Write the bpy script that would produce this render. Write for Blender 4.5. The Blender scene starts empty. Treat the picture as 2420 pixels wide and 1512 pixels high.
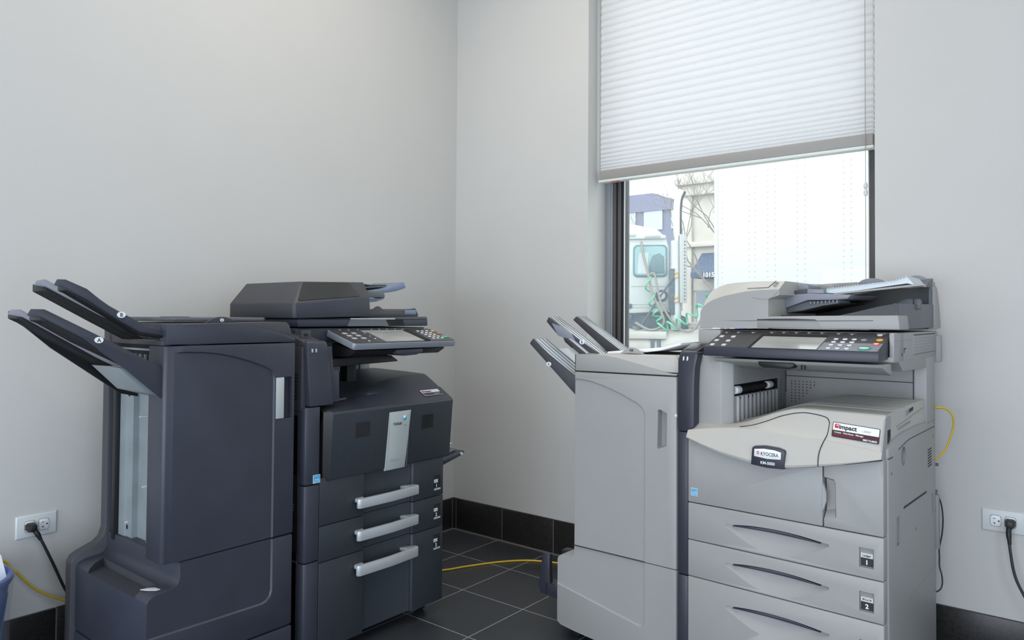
import bpy, bmesh, math, random
from mathutils import Vector, Matrix
random.seed(7)
sc = bpy.context.scene
col = sc.collection
R_ = math.radians

# ------------------------------------------------------------------ materials
def nt(m): return m.node_tree.nodes, m.node_tree.links
def mat(name, c, rough=.5, metal=0, spec=.5, noise=0.0, nscale=60, bump=0.0, bscale=400, emit=0, alpha=1, trans=0, sheen=0):
    m = bpy.data.materials.new(name); m.use_nodes = True
    N, K = nt(m); b = N['Principled BSDF']
    b.inputs['Base Color'].default_value = (*c, 1); b.inputs['Roughness'].default_value = rough
    b.inputs['Metallic'].default_value = metal; b.inputs['Specular IOR Level'].default_value = spec
    b.inputs['Alpha'].default_value = alpha; b.inputs['Transmission Weight'].default_value = trans
    if emit: b.inputs['Emission Color'].default_value = (*c, 1); b.inputs['Emission Strength'].default_value = emit
    if noise or bump:
        tc = N.new('ShaderNodeTexCoord')
    if noise:
        n = N.new('ShaderNodeTexNoise'); n.inputs['Scale'].default_value = nscale; n.inputs['Detail'].default_value = 4
        K.new(tc.outputs['Object'], n.inputs['Vector'])
        r = N.new('ShaderNodeMapRange'); r.inputs[1].default_value = .3; r.inputs[2].default_value = .7
        r.inputs[3].default_value = 1-noise; r.inputs[4].default_value = 1+noise
        K.new(n.outputs['Fac'], r.inputs[0])
        mx = N.new('ShaderNodeMix'); mx.data_type = 'RGBA'; mx.blend_type = 'MULTIPLY'; mx.inputs[0].default_value = 1
        mx.inputs[6].default_value = (*c, 1); K.new(r.outputs[0], mx.inputs[7]); K.new(mx.outputs[2], b.inputs['Base Color'])
    if bump:
        n = N.new('ShaderNodeTexNoise'); n.inputs['Scale'].default_value = bscale; n.inputs['Detail'].default_value = 2
        K.new(tc.outputs['Object'], n.inputs['Vector'])
        bp = N.new('ShaderNodeBump'); bp.inputs['Strength'].default_value = bump; bp.inputs['Distance'].default_value = .001
        K.new(n.outputs['Fac'], bp.inputs['Height']); K.new(bp.outputs[0], b.inputs['Normal'])
    return m

def math_node(N, K, op, a, b=None, clamp=False):
    n = N.new('ShaderNodeMath'); n.operation = op; n.use_clamp = clamp
    for i, v in enumerate((a, b)):
        if v is None: continue
        if isinstance(v, (int, float)): n.inputs[i].default_value = v
        else: K.new(v, n.inputs[i])
    return n.outputs[0]

def stripes(m, axis, period, duty, dark, depth=.0006, phase=0):
    """procedural parallel ribs: darkens the groove and bumps it"""
    N, K = nt(m); b = N['Principled BSDF']
    tc = N.new('ShaderNodeTexCoord'); sp = N.new('ShaderNodeSeparateXYZ'); K.new(tc.outputs['Object'], sp.inputs[0])
    v = math_node(N, K, 'ADD', math_node(N, K, 'DIVIDE', sp.outputs['XYZ'.index(axis)], period), 1000+phase)
    fr = math_node(N, K, 'FRACT', v)
    d = math_node(N, K, 'ABSOLUTE', math_node(N, K, 'SUBTRACT', fr, .5))
    g = math_node(N, K, 'LESS_THAN', d, duty/2)
    mx = N.new('ShaderNodeMix'); mx.data_type = 'RGBA'
    mx.inputs[6].default_value = b.inputs['Base Color'].default_value; mx.inputs[7].default_value = (*dark, 1)
    K.new(g, mx.inputs[0]); K.new(mx.outputs[2], b.inputs['Base Color'])
    bp = N.new('ShaderNodeBump'); bp.inputs['Distance'].default_value = depth; bp.invert = True; bp.inputs['Strength'].default_value = .6
    K.new(g, bp.inputs['Height']); K.new(bp.outputs[0], b.inputs['Normal'])
    return m

M = {}
DK = (.036, .040, .056)
M['dark'] = mat('charcoal_plastic', DK, .42, noise=.07, nscale=9, bump=.25, bscale=900)
M['dark_warm'] = mat('charcoal_plastic_matte', (.052, .052, .060), .5, noise=.06, nscale=9, bump=.25, bscale=900)
M['ribbed'] = stripes(mat('ribbed_charcoal_plastic', (.040, .048, .058), .42), 'X', .0052, .34, (.012, .014, .018))
M['recess'] = mat('smooth_slate_plastic', (.040, .047, .057), .38)
M['black'] = mat('black_plastic', (.010, .010, .011), .45, bump=.1)
M['gap'] = mat('dark_gap', (.008, .008, .009), .8)
M['smoke'] = mat('smoked_window', (.035, .034, .033), .12, spec=.6)
M['silver'] = mat('silver_plastic', (.52, .54, .56), .33, metal=.35, bump=.1, bscale=1200)
M['plate'] = mat('brushed_silver_plate', (.50, .54, .53), .4, metal=.25, bump=.1, bscale=1200)
M['rim'] = mat('grey_panel_rim', (.24, .26, .29), .35, metal=.2)
M['steel'] = mat('galvanised_steel', (.27, .31, .325), .42, metal=.2, noise=.08, nscale=14)
M['blue_tray'] = mat('blue_grey_tray', (.17, .22, .32), .35)
M['grey_tray'] = mat('grey_plastic', (.24, .25, .29), .42, bump=.1)
M['grey_mid'] = mat('mid_grey_plastic', (.12, .13, .145), .45, bump=.1)
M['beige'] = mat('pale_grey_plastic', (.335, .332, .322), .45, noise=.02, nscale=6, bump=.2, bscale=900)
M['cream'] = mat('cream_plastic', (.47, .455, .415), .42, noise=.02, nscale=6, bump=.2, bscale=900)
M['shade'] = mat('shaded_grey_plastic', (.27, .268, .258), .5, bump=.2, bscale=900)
M['tray_top'] = mat('window_glare_tray', (.52, .56, .60), .3)  # window glare on the tray tops put into this pale colour
M['line'] = mat('groove_line', (.03, .03, .03), .7)
M['softline'] = mat('soft_groove', (.30, .30, .29), .6)
M['navy'] = mat('dark_navy_plastic', (.035, .037, .052), .4, bump=.15, bscale=900)
M['panel'] = mat('control_panel_face', (.050, .050, .054), .33, bump=.05)
M['lcd'] = mat('touch_screen', (.36, .37, .35), .14, spec=.6, noise=.10, nscale=7)
M['key'] = mat('white_keys', (.70, .70, .70), .4)
M['keyoff'] = mat('pale_function_keys', (.50, .52, .52), .4)
M['keygrey'] = mat('grey_keys', (.30, .30, .31), .4)
M['orange'] = mat('orange_key', (.85, .42, .05), .4); M['red'] = mat('red_key', (.72, .10, .08), .4)
M['green'] = mat('green_key', (.03, .32, .18), .35); M['green2'] = mat('start_key_green', (.06, .45, .22), .35)
M['white'] = mat('white_label', (.80, .81, .82), .4)
M['ink'] = mat('black_ink', (.015, .015, .02), .5)
M['inkred'] = mat('red_ink', (.55, .02, .05), .5)
M['maroon'] = mat('maroon_label', (.06, .015, .02), .4)
M['star'] = mat('blue_label', (.03, .36, .66), .4)
M['paper'] = mat('white_paper', (.85, .86, .88), .6)
M['paperp'] = mat('off_white_wall_plate', (.62, .64, .64), .35)
M['roller'] = mat('white_roller', (.7, .7, .7), .4)
M['ribs'] = mat('translucent_ribbed_plastic', (.62, .70, .74), .2, trans=.15)
M['yellow'] = mat('yellow_cable_jacket', (.62, .42, .02), .4); M['cord'] = mat('black_cord_jacket', (.018, .018, .02), .45)
M['binblue'] = mat('blue_bin_plastic', (.05, .11, .33), .35)
M['liner'] = mat('clear_bin_liner', (.75, .78, .82), .2, alpha=.13)
M['tile'] = mat('black_base_tile', (.021, .020, .019), .35, noise=.35, nscale=120, bump=.15, bscale=300)
M['grout'] = mat('grey_grout', (.16, .15, .14), .8)
M['wframe'] = mat('dark_bronze_frame', (.075, .072, .072), .45)
M['wframe2'] = mat('grey_frame_edge', (.22, .235, .25), .45)
M['concrete'] = mat('exterior_concrete', (.34, .40, .44), .9, noise=.3, nscale=60)
M['blindrail'] = mat('blind_bottom_rail', (.30, .29, .275), .5); M['blindlip'] = mat('blind_rail_lip', (.66, .70, .66), .5)
M['cablegrey'] = mat('grey_pull_cord', (.28, .28, .28), .6); M['clearbead'] = mat('clear_plastic_bead', (.6, .64, .66), .15)

# wall paint
def wall_mat(name, c):
    m = mat(name, c, .75, noise=.012, nscale=3, bump=.15, bscale=500); return m
M['wall'] = wall_mat('off_white_wall_paint', (.545, .54, .52))
M['ceil'] = wall_mat('ceiling_paint', (.8, .8, .79))

def floor_mat():
    m = mat('dark_slate_floor_tile', (.034, .038, .044), .36, spec=.45)
    N, K = nt(m); b = N['Principled BSDF']
    tc = N.new('ShaderNodeTexCoord'); sp = N.new('ShaderNodeSeparateXYZ'); K.new(tc.outputs['Object'], sp.inputs[0])
    g = None
    for i, off in ((0, -.004), (1, -.012)):
        v = math_node(N, K, 'ADD', math_node(N, K, 'DIVIDE', math_node(N, K, 'ADD', sp.outputs[i], off), .3065), 100.5)
        d = math_node(N, K, 'ABSOLUTE', math_node(N, K, 'SUBTRACT', math_node(N, K, 'FRACT', v), .5))
        l = math_node(N, K, 'LESS_THAN', d, .0072)
        g = l if g is None else math_node(N, K, 'MAXIMUM', g, l)
    n = N.new('ShaderNodeTexNoise'); n.inputs['Scale'].default_value = 5; n.inputs['Detail'].default_value = 8
    K.new(tc.outputs['Object'], n.inputs['Vector'])
    cr = N.new('ShaderNodeMix'); cr.data_type = 'RGBA'; cr.inputs[6].default_value = (.026, .029, .034, 1); cr.inputs[7].default_value = (.043, .047, .052, 1)
    K.new(n.outputs['Fac'], cr.inputs[0])
    mx = N.new('ShaderNodeMix'); mx.data_type = 'RGBA'; mx.inputs[7].default_value = (.27, .275, .28, 1)
    K.new(cr.outputs[2], mx.inputs[6]); K.new(g, mx.inputs[0]); K.new(mx.outputs[2], b.inputs['Base Color'])
    K.new(math_node(N, K, 'MULTIPLY_ADD', n.outputs['Fac'], .25), b.inputs['Roughness'])
    b.inputs['Roughness'].links[0].from_node.inputs[2].default_value = .27
    bp = N.new('ShaderNodeBump'); bp.invert = True; bp.inputs['Distance'].default_value = .001; bp.inputs['Strength'].default_value = .5
    K.new(g, bp.inputs['Height']); K.new(bp.outputs[0], b.inputs['Normal'])
    return m
M['floor'] = floor_mat()

def blind_mat():
    m = bpy.data.materials.new('translucent_blind_fabric'); m.use_nodes = True; N, K = nt(m)
    N.remove(N['Principled BSDF']); out = N['Material Output']
    d = N.new('ShaderNodeBsdfDiffuse'); d.inputs[0].default_value = (.86, .86, .86, 1)
    t = N.new('ShaderNodeBsdfTranslucent'); t.inputs[0].default_value = (.84, .855, .87, 1)
    mx = N.new('ShaderNodeMixShader'); mx.inputs[0].default_value = .45
    K.new(d.outputs[0], mx.inputs[1]); K.new(t.outputs[0], mx.inputs[2]); K.new(mx.outputs[0], out.inputs[0])
    n = N.new('ShaderNodeTexNoise'); n.inputs['Scale'].default_value = 90
    bp = N.new('ShaderNodeBump'); bp.inputs['Distance'].default_value = .0008; K.new(n.outputs['Fac'], bp.inputs['Height'])
    K.new(bp.outputs[0], d.inputs['Normal'])
    return m
M['blind'] = blind_mat()
def glass_mat():
    m = bpy.data.materials.new('dusty_window_glass'); m.use_nodes = True; N, K = nt(m)
    N.remove(N['Principled BSDF']); out = N['Material Output']
    t = N.new('ShaderNodeBsdfTransparent'); t.inputs[0].default_value = (.93, .97, .97, 1)
    g = N.new('ShaderNodeBsdfGlossy'); g.inputs[1].default_value = .02
    mx = N.new('ShaderNodeMixShader'); mx.inputs[0].default_value = .008
    K.new(t.outputs[0], mx.inputs[1]); K.new(g.outputs[0], mx.inputs[2])
    d = N.new('ShaderNodeBsdfTranslucent'); d.inputs[0].default_value = (.9, .95, 1, 1)
    tc = N.new('ShaderNodeTexCoord'); n = N.new('ShaderNodeTexNoise'); n.inputs['Scale'].default_value = 240; n.inputs['Detail'].default_value = 2
    K.new(tc.outputs['Object'], n.inputs['Vector'])
    r = N.new('ShaderNodeMapRange'); r.inputs[1].default_value = .62; r.inputs[2].default_value = .70; r.inputs[3].default_value = .035; r.inputs[4].default_value = .26
    K.new(n.outputs['Fac'], r.inputs[0])
    m2 = N.new('ShaderNodeMixShader'); K.new(r.outputs[0], m2.inputs[0]); K.new(mx.outputs[0], m2.inputs[1]); K.new(d.outputs[0], m2.inputs[2])
    K.new(m2.outputs[0], out.inputs[0]); return m
M['glass'] = glass_mat()

# ------------------------------------------------------------------ mesh builder
class MB:
    def __init__(s): s.bm = bmesh.new(); s.m = []
    def mi(s, m):
        m = M[m] if isinstance(m, str) else m
        if m not in s.m: s.m.append(m)
        return s.m.index(m)
    def add(s, b, m, bevel=0, seg=2, ang=25):
        b.normal_update()
        bmesh.ops.recalc_face_normals(b, faces=b.faces)
        if bevel:
            b.normal_update()
            es = [e for e in b.edges if len(e.link_faces) == 2 and e.calc_face_angle(0) > R_(ang)]
            if es: bmesh.ops.bevel(b, geom=es, offset=bevel, segments=seg, profile=.5, affect='EDGES', clamp_overlap=True)
        i = s.mi(m)
        for f in b.faces: f.material_index = i
        me = bpy.data.meshes.new('tmp'); b.to_mesh(me); b.free(); s.bm.from_mesh(me); bpy.data.meshes.remove(me)
        return s
    def box(s, x0, x1, y0, y1, z0, z1, m, bevel=0, seg=2):
        b = bmesh.new()
        v = [b.verts.new((x, y, z)) for x in (x0, x1) for y in (y0, y1) for z in (z0, z1)]
        for f in ((0, 1, 3, 2), (4, 6, 7, 5), (0, 4, 5, 1), (2, 3, 7, 6), (0, 2, 6, 4), (1, 5, 7, 3)): b.faces.new([v[i] for i in f])
        return s.add(b, m, bevel, seg)
    def prism(s, pts, plane, a, c, m, bevel=0, seg=2, ang=25):
        b = bmesh.new()
        def P(p, t): return {'xz': (p[0], t, p[1]), 'yz': (t, p[0], p[1]), 'xy': (p[0], p[1], t)}[plane]
        A = [b.verts.new(P(p, a)) for p in pts]; B = [b.verts.new(P(p, c)) for p in pts]
        n = len(pts); b.faces.new(A); b.faces.new(B)
        for i in range(n): b.faces.new((A[i], A[(i+1) % n], B[(i+1) % n], B[i]))
        return s.add(b, m, bevel, seg, ang)
    def loft(s, rings, m, closed=True, caps=True, bevel=0, ang=25):
        b = bmesh.new(); V = [[b.verts.new(p) for p in r] for r in rings]; n = len(rings[0])
        for i in range(len(V)-1):
            for j in range(n if closed else n-1):
                k = (j+1) % n; b.faces.new((V[i][j], V[i][k], V[i+1][k], V[i+1][j]))
        if caps and closed: b.faces.new(V[0]); b.faces.new(V[-1])
        return s.add(b, m, bevel, 2, ang)
    def tube(s, pts, r, m, n=10, smooth=4):
        P = [Vector(p) for p in pts]
        if smooth and len(P) > 2:
            Q = []
            for i in range(len(P)-1):
                p0 = P[max(i-1, 0)]; p1 = P[i]; p2 = P[i+1]; p3 = P[min(i+2, len(P)-1)]
                for k in range(smooth):
                    t = k/smooth
                    Q.append(.5*((2*p1)+(p2-p0)*t+(2*p0-5*p1+4*p2-p3)*t*t+(3*p1-p0-3*p2+p3)*t**3))
            Q.append(P[-1]); P = Q
        rings = []; prev = None
        for i, p in enumerate(P):
            d = (P[min(i+1, len(P)-1)]-P[max(i-1, 0)]).normalized()
            up = prev if prev else (Vector((0, 0, 1)) if abs(d.z) < .9 else Vector((1, 0, 0)))
            x = d.cross(up).normalized(); y = x.cross(d).normalized(); prev = y
            rr = r[min(int(i/(len(P)-1)*(len(r)-1)+.5), len(r)-1)] if isinstance(r, (list, tuple)) else r
            rings.append([p+x*rr*math.cos(2*math.pi*k/n)+y*rr*math.sin(2*math.pi*k/n) for k in range(n)])
        return s.loft(rings, m)
    def cyl(s, p0, p1, r, m, n=24, r2=None, bevel=0):
        p0 = Vector(p0); p1 = Vector(p1); d = (p1-p0).normalized()
        up = Vector((0, 0, 1)) if abs(d.z) < .9 else Vector((1, 0, 0)); x = d.cross(up).normalized(); y = x.cross(d)
        r2 = r if r2 is None else r2
        return s.loft([[p+x*q*math.cos(2*math.pi*k/n)+y*q*math.sin(2*math.pi*k/n) for k in range(n)] for p, q in ((p0, r), (p1, r2))], m, bevel=bevel, ang=50)
    def lathe(s, c, prof, m, n=36, squash=1):
        rings = [[(c[0]+r*math.cos(2*math.pi*k/n), c[1]+r*math.sin(2*math.pi*k/n)*squash, c[2]+z) for k in range(n)] for r, z in prof]
        b = bmesh.new(); V = [[b.verts.new(p) for p in r] for r in rings]
        for i in range(len(V)-1):
            for j in range(n): k = (j+1) % n; b.faces.new((V[i][j], V[i][k], V[i+1][k], V[i+1][j]))
        return s.add(b, m)
    def text(s, body, size, org, ex, ey, m, align='LEFT', off=0, depth=.0002, sx=1):
        """flat lettering, org = anchor, ex = writing direction, ey = up direction"""
        c = bpy.data.curves.new('t', 'FONT'); c.body = body; c.size = size; c.align_x = align; c.offset = off; c.resolution_u = 3
        c.extrude = depth/2
        o = bpy.data.objects.new('t', c); col.objects.link(o)
        dg = bpy.context.evaluated_depsgraph_get(); me = bpy.data.meshes.new_from_object(o.evaluated_get(dg))
        bpy.data.objects.remove(o); bpy.data.curves.remove(c)
        ex = Vector(ex).normalized(); ey = Vector(ey).normalized(); ez = ex.cross(ey)
        b = bmesh.new(); b.from_mesh(me); bpy.data.meshes.remove(me)
        org = Vector(org)
        for v in b.verts: v.co = org+ex*v.co.x*sx+ey*v.co.y+ez*(v.co.z+depth/2)
        i = s.mi(m)
        for f in b.faces: f.material_index = i
        me = bpy.data.meshes.new('tmp'); b.to_mesh(me); b.free(); s.bm.from_mesh(me); bpy.data.meshes.remove(me)
        return s
    def build(s, name, parent=None, cuts=None, kind=None, label=None, sharp=35):
        me = bpy.data.meshes.new(name); s.bm.to_mesh(me); s.bm.free()
        for m in s.m: me.materials.append(m)
        o = bpy.data.objects.new(name, me); col.objects.link(o)
        for c in (cuts or []):
            cm = bpy.data.meshes.new('cut'); 
            for m in s.m: cm.materials.append(m)
            for m in c.m:
                if m not in s.m: me.materials.append(m); s.m.append(m); cm.materials.append(m)
            idx = {i: s.m.index(m) for i, m in enumerate(c.m)}
            for f in c.bm.faces: f.material_index = idx[f.material_index]
            c.bm.to_mesh(cm); c.bm.free()
            co = bpy.data.objects.new('cut', cm); col.objects.link(co)
            md = o.modifiers.new('b', 'BOOLEAN'); md.object = co; md.operation = 'DIFFERENCE'; md.solver = 'EXACT'; md.material_mode = 'INDEX'
            dg = bpy.context.evaluated_depsgraph_get(); dg.update()
            nm = bpy.data.meshes.new_from_object(o.evaluated_get(dg)); o.modifiers.clear()
            old = o.data; o.data = nm; bpy.data.meshes.remove(old); bpy.data.objects.remove(co); bpy.data.meshes.remove(cm)
            nm.name = name; me = nm
        me = o.data
        me.polygons.foreach_set('use_smooth', [True]*len(me.polygons)); me.set_sharp_from_angle(angle=R_(sharp)); me.update()
        if parent: o.parent = parent
        if kind: o['kind'] = kind
        if label: o['label'] = label
        return o
def cutter(): return MB()
def thing(name, label, cat, loc=(0, 0, 0), rz=0, group=None):
    o = bpy.data.objects.new(name, None); col.objects.link(o); o.location = loc; o.rotation_euler = (0, 0, R_(rz))
    o.empty_display_size = .1
    o['label'] = label; o['category'] = cat
    if group: o['group'] = group
    return o
def tag(o, label, cat, group=None):
    o['label'] = label; o['category'] = cat
    if group: o['group'] = group
    return o
def sm(t): t = max(0, min(1, t)); return t*t*(3-2*t)
def interp(pts, x):
    if x <= pts[0][0]: return pts[0][1]
    for (a, b), (c, d) in zip(pts, pts[1:]):
        if x <= c: return b+(d-b)*(x-a)/(c-a)
    return pts[-1][1]
def bez(p0, p1, p2, n=8): return [((1-t)**2*p0[0]+2*(1-t)*t*p1[0]+t*t*p2[0], (1-t)**2*p0[1]+2*(1-t)*t*p1[1]+t*t*p2[1]) for t in [i/n for i in range(n+1)]]
def rrect(x0, x1, z0, z1, r, n=4):
    out = []
    for cx, cz, a in ((x1-r, z1-r, 0), (x0+r, z1-r, 90), (x0+r, z0+r, 180), (x1-r, z0+r, 270)):
        for k in range(n+1): t = R_(a+90*k/n); out.append((cx+r*math.cos(t), cz+r*math.sin(t)))
    return out

# ------------------------------------------------------------------ camera
F, PY = 1713.27, 710.81
yaw, pitch, roll = R_(38.617), R_(1.256), R_(.406)
f = Vector((-math.sin(yaw)*math.cos(pitch), math.cos(yaw)*math.cos(pitch), math.sin(pitch)))
r0 = Vector((math.cos(yaw), math.sin(yaw), 0)); u0 = r0.cross(f)
r = r0*math.cos(roll)+u0*math.sin(roll); u = -r0*math.sin(roll)+u0*math.cos(roll)
cd = bpy.data.cameras.new('camera'); cam = bpy.data.objects.new('camera', cd); col.objects.link(cam); sc.camera = cam
cd.sensor_width = 36; cd.sensor_fit = 'HORIZONTAL'; cd.lens = 36*F/2420; cd.shift_y = (PY-756)/2420; cd.clip_start = .05; cd.clip_end = 300
mw = Matrix((r, u, -f)).transposed().to_4x4(); mw.translation = (2.603, -2.782, 1.10); cam.matrix_world = mw

# ------------------------------------------------------------------ room shell
XR, YB, ZC = 4.3, -5.2, 3.1
def struct(name, mb, **k): return mb.build(name, kind='structure', **k)
struct('floor', MB().box(-.1, XR, YB, .3, -.1, 0, 'floor'))
struct('ceiling', MB().box(-.1, XR, YB, .3, ZC, ZC+.1, 'ceil'))
struct('wall_left', MB().box(-.25, 0, YB, .30, 0, ZC, 'wall'))
struct('wall_right', MB().box(XR, XR+.1, YB, .3, 0, ZC, 'wall'))
struct('wall_front', MB().box(-.1, XR, YB-.1, YB, 0, ZC, 'wall'))
WX0, WX1, WZ0, WZ1 = .818, 2.012, .80, 2.93
w = MB()
w.box(0, WX0, 0, .30, 0, ZC, 'wall'); w.box(WX1, XR, 0, .30, 0, ZC, 'wall')
w.box(WX0, WX1, 0, .30, 0, WZ0, 'wall'); w.box(WX0, WX1, 0, .30, WZ1, ZC, 'wall')
struct('wall_back', w)
struct('trim_1', MB().box(WX0, WX0+.088, .202, .218, WZ0, WZ1, 'concrete', .003))
# base tiles
def baseboard(name, along, a, b, joints):
    m = MB()
    js = [a]+sorted(j for j in joints if a < j < b)+[b]
    for p, q in zip(js, js[1:]):
        if along == 'x': m.box(p+.002, q-.002, -.012, 0, .006, .160, 'tile', .0015)
        else: m.box(0, .012, p+.002, q-.002, .006, .160, 'tile', .0015)
    if along == 'x': m.box(a, b, -.0105, 0, .001, .158, 'grout'); m.box(a, b, -.018, 0, 0, .006, 'grout')
    else: m.box(0, .0105, a, b, .001, .158, 'grout'); m.box(0, .018, a, b, 0, .006, 'grout')
    return struct(name, m)
baseboard('baseboard_back', 'x', .0, XR, [.03]+[.337+.3075*i for i in range(14)])
baseboard('baseboard_left', 'y', YB, 0, [-.02-.3065*i for i in range(17)])

# ------------------------------------------------------------------ window
win = bpy.data.objects.new('window_1', None); col.objects.link(win); win.location = (WX0, .15, WZ0); win['kind'] = 'structure'
W_, H_ = WX1-WX0, WZ1-WZ0
m = MB()
m.box(0, .032, 0, .05, 0, H_, 'wframe2', .002)
m.box(.032, .040, .012, .05, 0, H_, 'black'); m.box(.040, .056, .004, .05, 0, H_, 'wframe', .001); m.box(.056, .066, .014, .05, 0, H_, 'black')
m.box(.066, .082, .006, .05, 0, H_, 'wframe', .001); m.box(.082, .092, .014, .05, 0, H_, 'black')
m.box(.092, .103, .010, .05, 0, H_, 'wframe', .001)
m.box(.036, .0375, -.001, .012, 0, H_, 'clearbead'); m.box(.100, .1025, .004, .012, 0, H_, 'clearbead')
m.box(W_-.052, W_, 0, .05, 0, H_, 'wframe', .002); m.box(W_-.058, W_-.052, .015, .05, 0, H_, 'blindlip')
m.box(.10, W_-.05, 0, .05, 0, .05, 'wframe', .002); m.box(.10, W_-.05, 0, .05, H_-.05, H_, 'wframe', .002)
m.build('window_frame', win)
MB().box(.10, W_-.05, .034, .038, .05, H_-.05, 'glass').build('pane', win)

# pleated blind
bl = thing('window_blind', 'white pleated fabric blind lowered over the upper part of the window', 'blind', (.842, .075, 1.72))
zs = [0]; p = .0125
while zs[-1] < 1.14: zs.append(zs[-1]+p); p = min(p*1.11, .0325)
z0 = .052; path = []
for a, b in zip(zs, zs[1:]):
    for k in range(6):
        t = k/6; path.append((-.0055*math.sin(math.pi*t)**.75, z0+a+(b-a)*t))
path.append((0, z0+zs[-1]))
m = MB(); bw = 1.15
m.loft([[(x, y, z) for y, z in path] for x in (0, bw)], 'blind', closed=False, caps=False)
m.loft([[(x, .012-y, z) for y, z in path] for x in (0, bw)], 'blind', closed=False, caps=False)
m.build('pleated_fabric', bl, sharp=60)
MB().box(-.002, bw+.002, -.016, .020, .010, .052, 'blindrail', .004).box(-.004, bw+.004, -.018, .022, -.002, .010, 'blindlip', .003).build('bottom_rail', bl)
MB().box(.055, .10, -.012, .004, -.0035, -.0015, M['red']).build('warning_tag', bl, label='small red printed tag')
MB().box(-.004, bw+.006, -.02, .03, 1.15, 1.20, 'blindlip', .004).build('head_rail', bl)
m = MB(); cx = 1.128
m.cyl((cx, -.022, -.60), (cx, -.022, 1.16), .0011, 'cablegrey', 8)
m.build('pull_cord', bl)
MB().lathe((cx, -.022, -.175), [(0, 0), (.006, .002), (.008, .012), (.006, .022), (.004, .026), (.007, .03), (.0075, .042), (.003, .05), (0, .051)], 'clearbead', 16).build('cord_bead', bl)

# ------------------------------------------------------------------ shared small builders
ENX, ENZ = (1, 0, 0), (0, 0, 1)
def front_text(m, body, size, x, y, z, mt, align='CENTER', off=0, sx=1): m.text(body, size, (x, y, z), ENX, ENZ, mt, align, off, sx=sx)
def oval_label(parent, name, letter, x, y, z, rx=.011, rz=.007, tilt=0):
    m = MB(); n = 24
    m.prism([(x+rx*math.cos(2*math.pi*k/n), z+rz*math.sin(2*math.pi*k/n)) for k in range(n)], 'xz', y-.0008, y+.001, 'white')
    front_text(m, letter, rz*1.7, x, y-.001, z-rz*.6, 'ink', off=.0002)
    return m.build(name, parent, label='white oval marked %s' % letter)
def star_label(parent, x, y, z, w=.02, h=.022):
    m = MB().box(x, x+w, y-.0006, y+.001, z, z+h, 'white').box(x+.001, x+w-.001, y-.0009, y, z+.001, z+h-.001, 'star')
    front_text(m, 'energy', h*.26, x+w/2, y-.001, z+h*.42, 'white')
    m.tube([(x+.004, y-.001, z+h*.72), (x+w*.45, y-.001, z+h*.86), (x+w*.8, y-.001, z+h*.62)], .0003, 'white', 6)
    m.box(x+.002, x+w-.002, y-.0011, y, z+h*.30, z+h*.33, 'white')
    front_text(m, 'ENERGY STAR', h*.15, x+w/2, y-.001, z+h*.12, 'white')
    return m.build('energy_label', parent, label='small blue square energy label')
def prongs(name, parent, front, top, tipdz, ys, m_side, m_top, thick=.018): pass

# ================================================================== BEIGE COPIER
# local frame: x right along the front (0 = right side), y into the machine, z up
RB = thing('office_copier', 'light grey office copier with numbered paper drawers under the window', 'copier', (2.193, -.75, 0), -2)
# -- front cover, side body
crease = [(-.545, .764), (-.46, .778), (-.388, .786), (-.30, .785), (-.243, .782), (-.147, .778), (-.086, .773), (-.005, .762)]
lower = [(-.545, .742), (-.434, .711), (-.385, .702), (-.337, .695), (-.291, .691), (-.240, .694), (-.156, .710), (-.086, .725), (-.005, .745)]
def gs(t): return t*1.09 if t < .82 else .8938+.1062*sm(.5+(t-.82)/.36)*1 if t < 1 else 1
def Hx(x): return .786+.067*sm((x+.45)/.24)
m = MB()
arc = [(.034, .766), (.075, .782), (.14, .789), (.213, .792), (.366, .792), (.515, .788), (.61, .788)]
m.prism([(.034, .04)]+[(.034, .742)]+arc+[(.61, .04)], 'yz', -.543, 0, 'beige', .003)
# side details
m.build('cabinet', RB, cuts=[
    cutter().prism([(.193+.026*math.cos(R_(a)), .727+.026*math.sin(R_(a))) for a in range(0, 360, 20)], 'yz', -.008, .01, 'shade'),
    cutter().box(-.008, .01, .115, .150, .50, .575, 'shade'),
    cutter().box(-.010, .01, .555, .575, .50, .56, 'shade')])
MB().prism([(.19, .590), (.474, .583), (.474, .577), (.19, .584)], 'yz', -.004, .0006, 'line').build('tray_slot', RB)
MB().prism([(.034, .3285), (.61, .3285), (.61, .3265), (.034, .3265)], 'yz', -.004, .0004, 'softline').build('base_seam', RB)
MB().prism([(.034, .7425), (.075, .7425), (.075, .740), (.034, .740)], 'yz', -.004, .0006, 'line').build('corner_seam', RB)
m = MB()
for k in range(7):
    z = .650+k*.0083; m.prism([(.497, z), (.549, z+.001), (.549, z+.0045), (.497, z+.0035)], 'yz', -.003, .0008, 'line')
m.build('side_vent', RB)
# screws holes on the side
for (y, z) in ((.06, .70), (.33, .50), (.60, .50), (.585, .775), (.575, .735), (.58, .255), (.07, .14)):
    m = MB(); m.cyl((-.004, y, z), (.0007, y, z), .005, 'shade', 12); m.cyl((-.004, y, z+.001), (.0010, y, z+.001), .0025, 'line', 8)
    m.build('screw', RB)
# side panel slot line between upper cover & body (curved groove)
m = MB(); m.tube([(.0, y, z) for y, z in ((.137, .752), (.2, .760), (.262, .765), (.40, .765), (.594, .764))], .0012, 'line', 6)
m.build('side_seam', RB)
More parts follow.
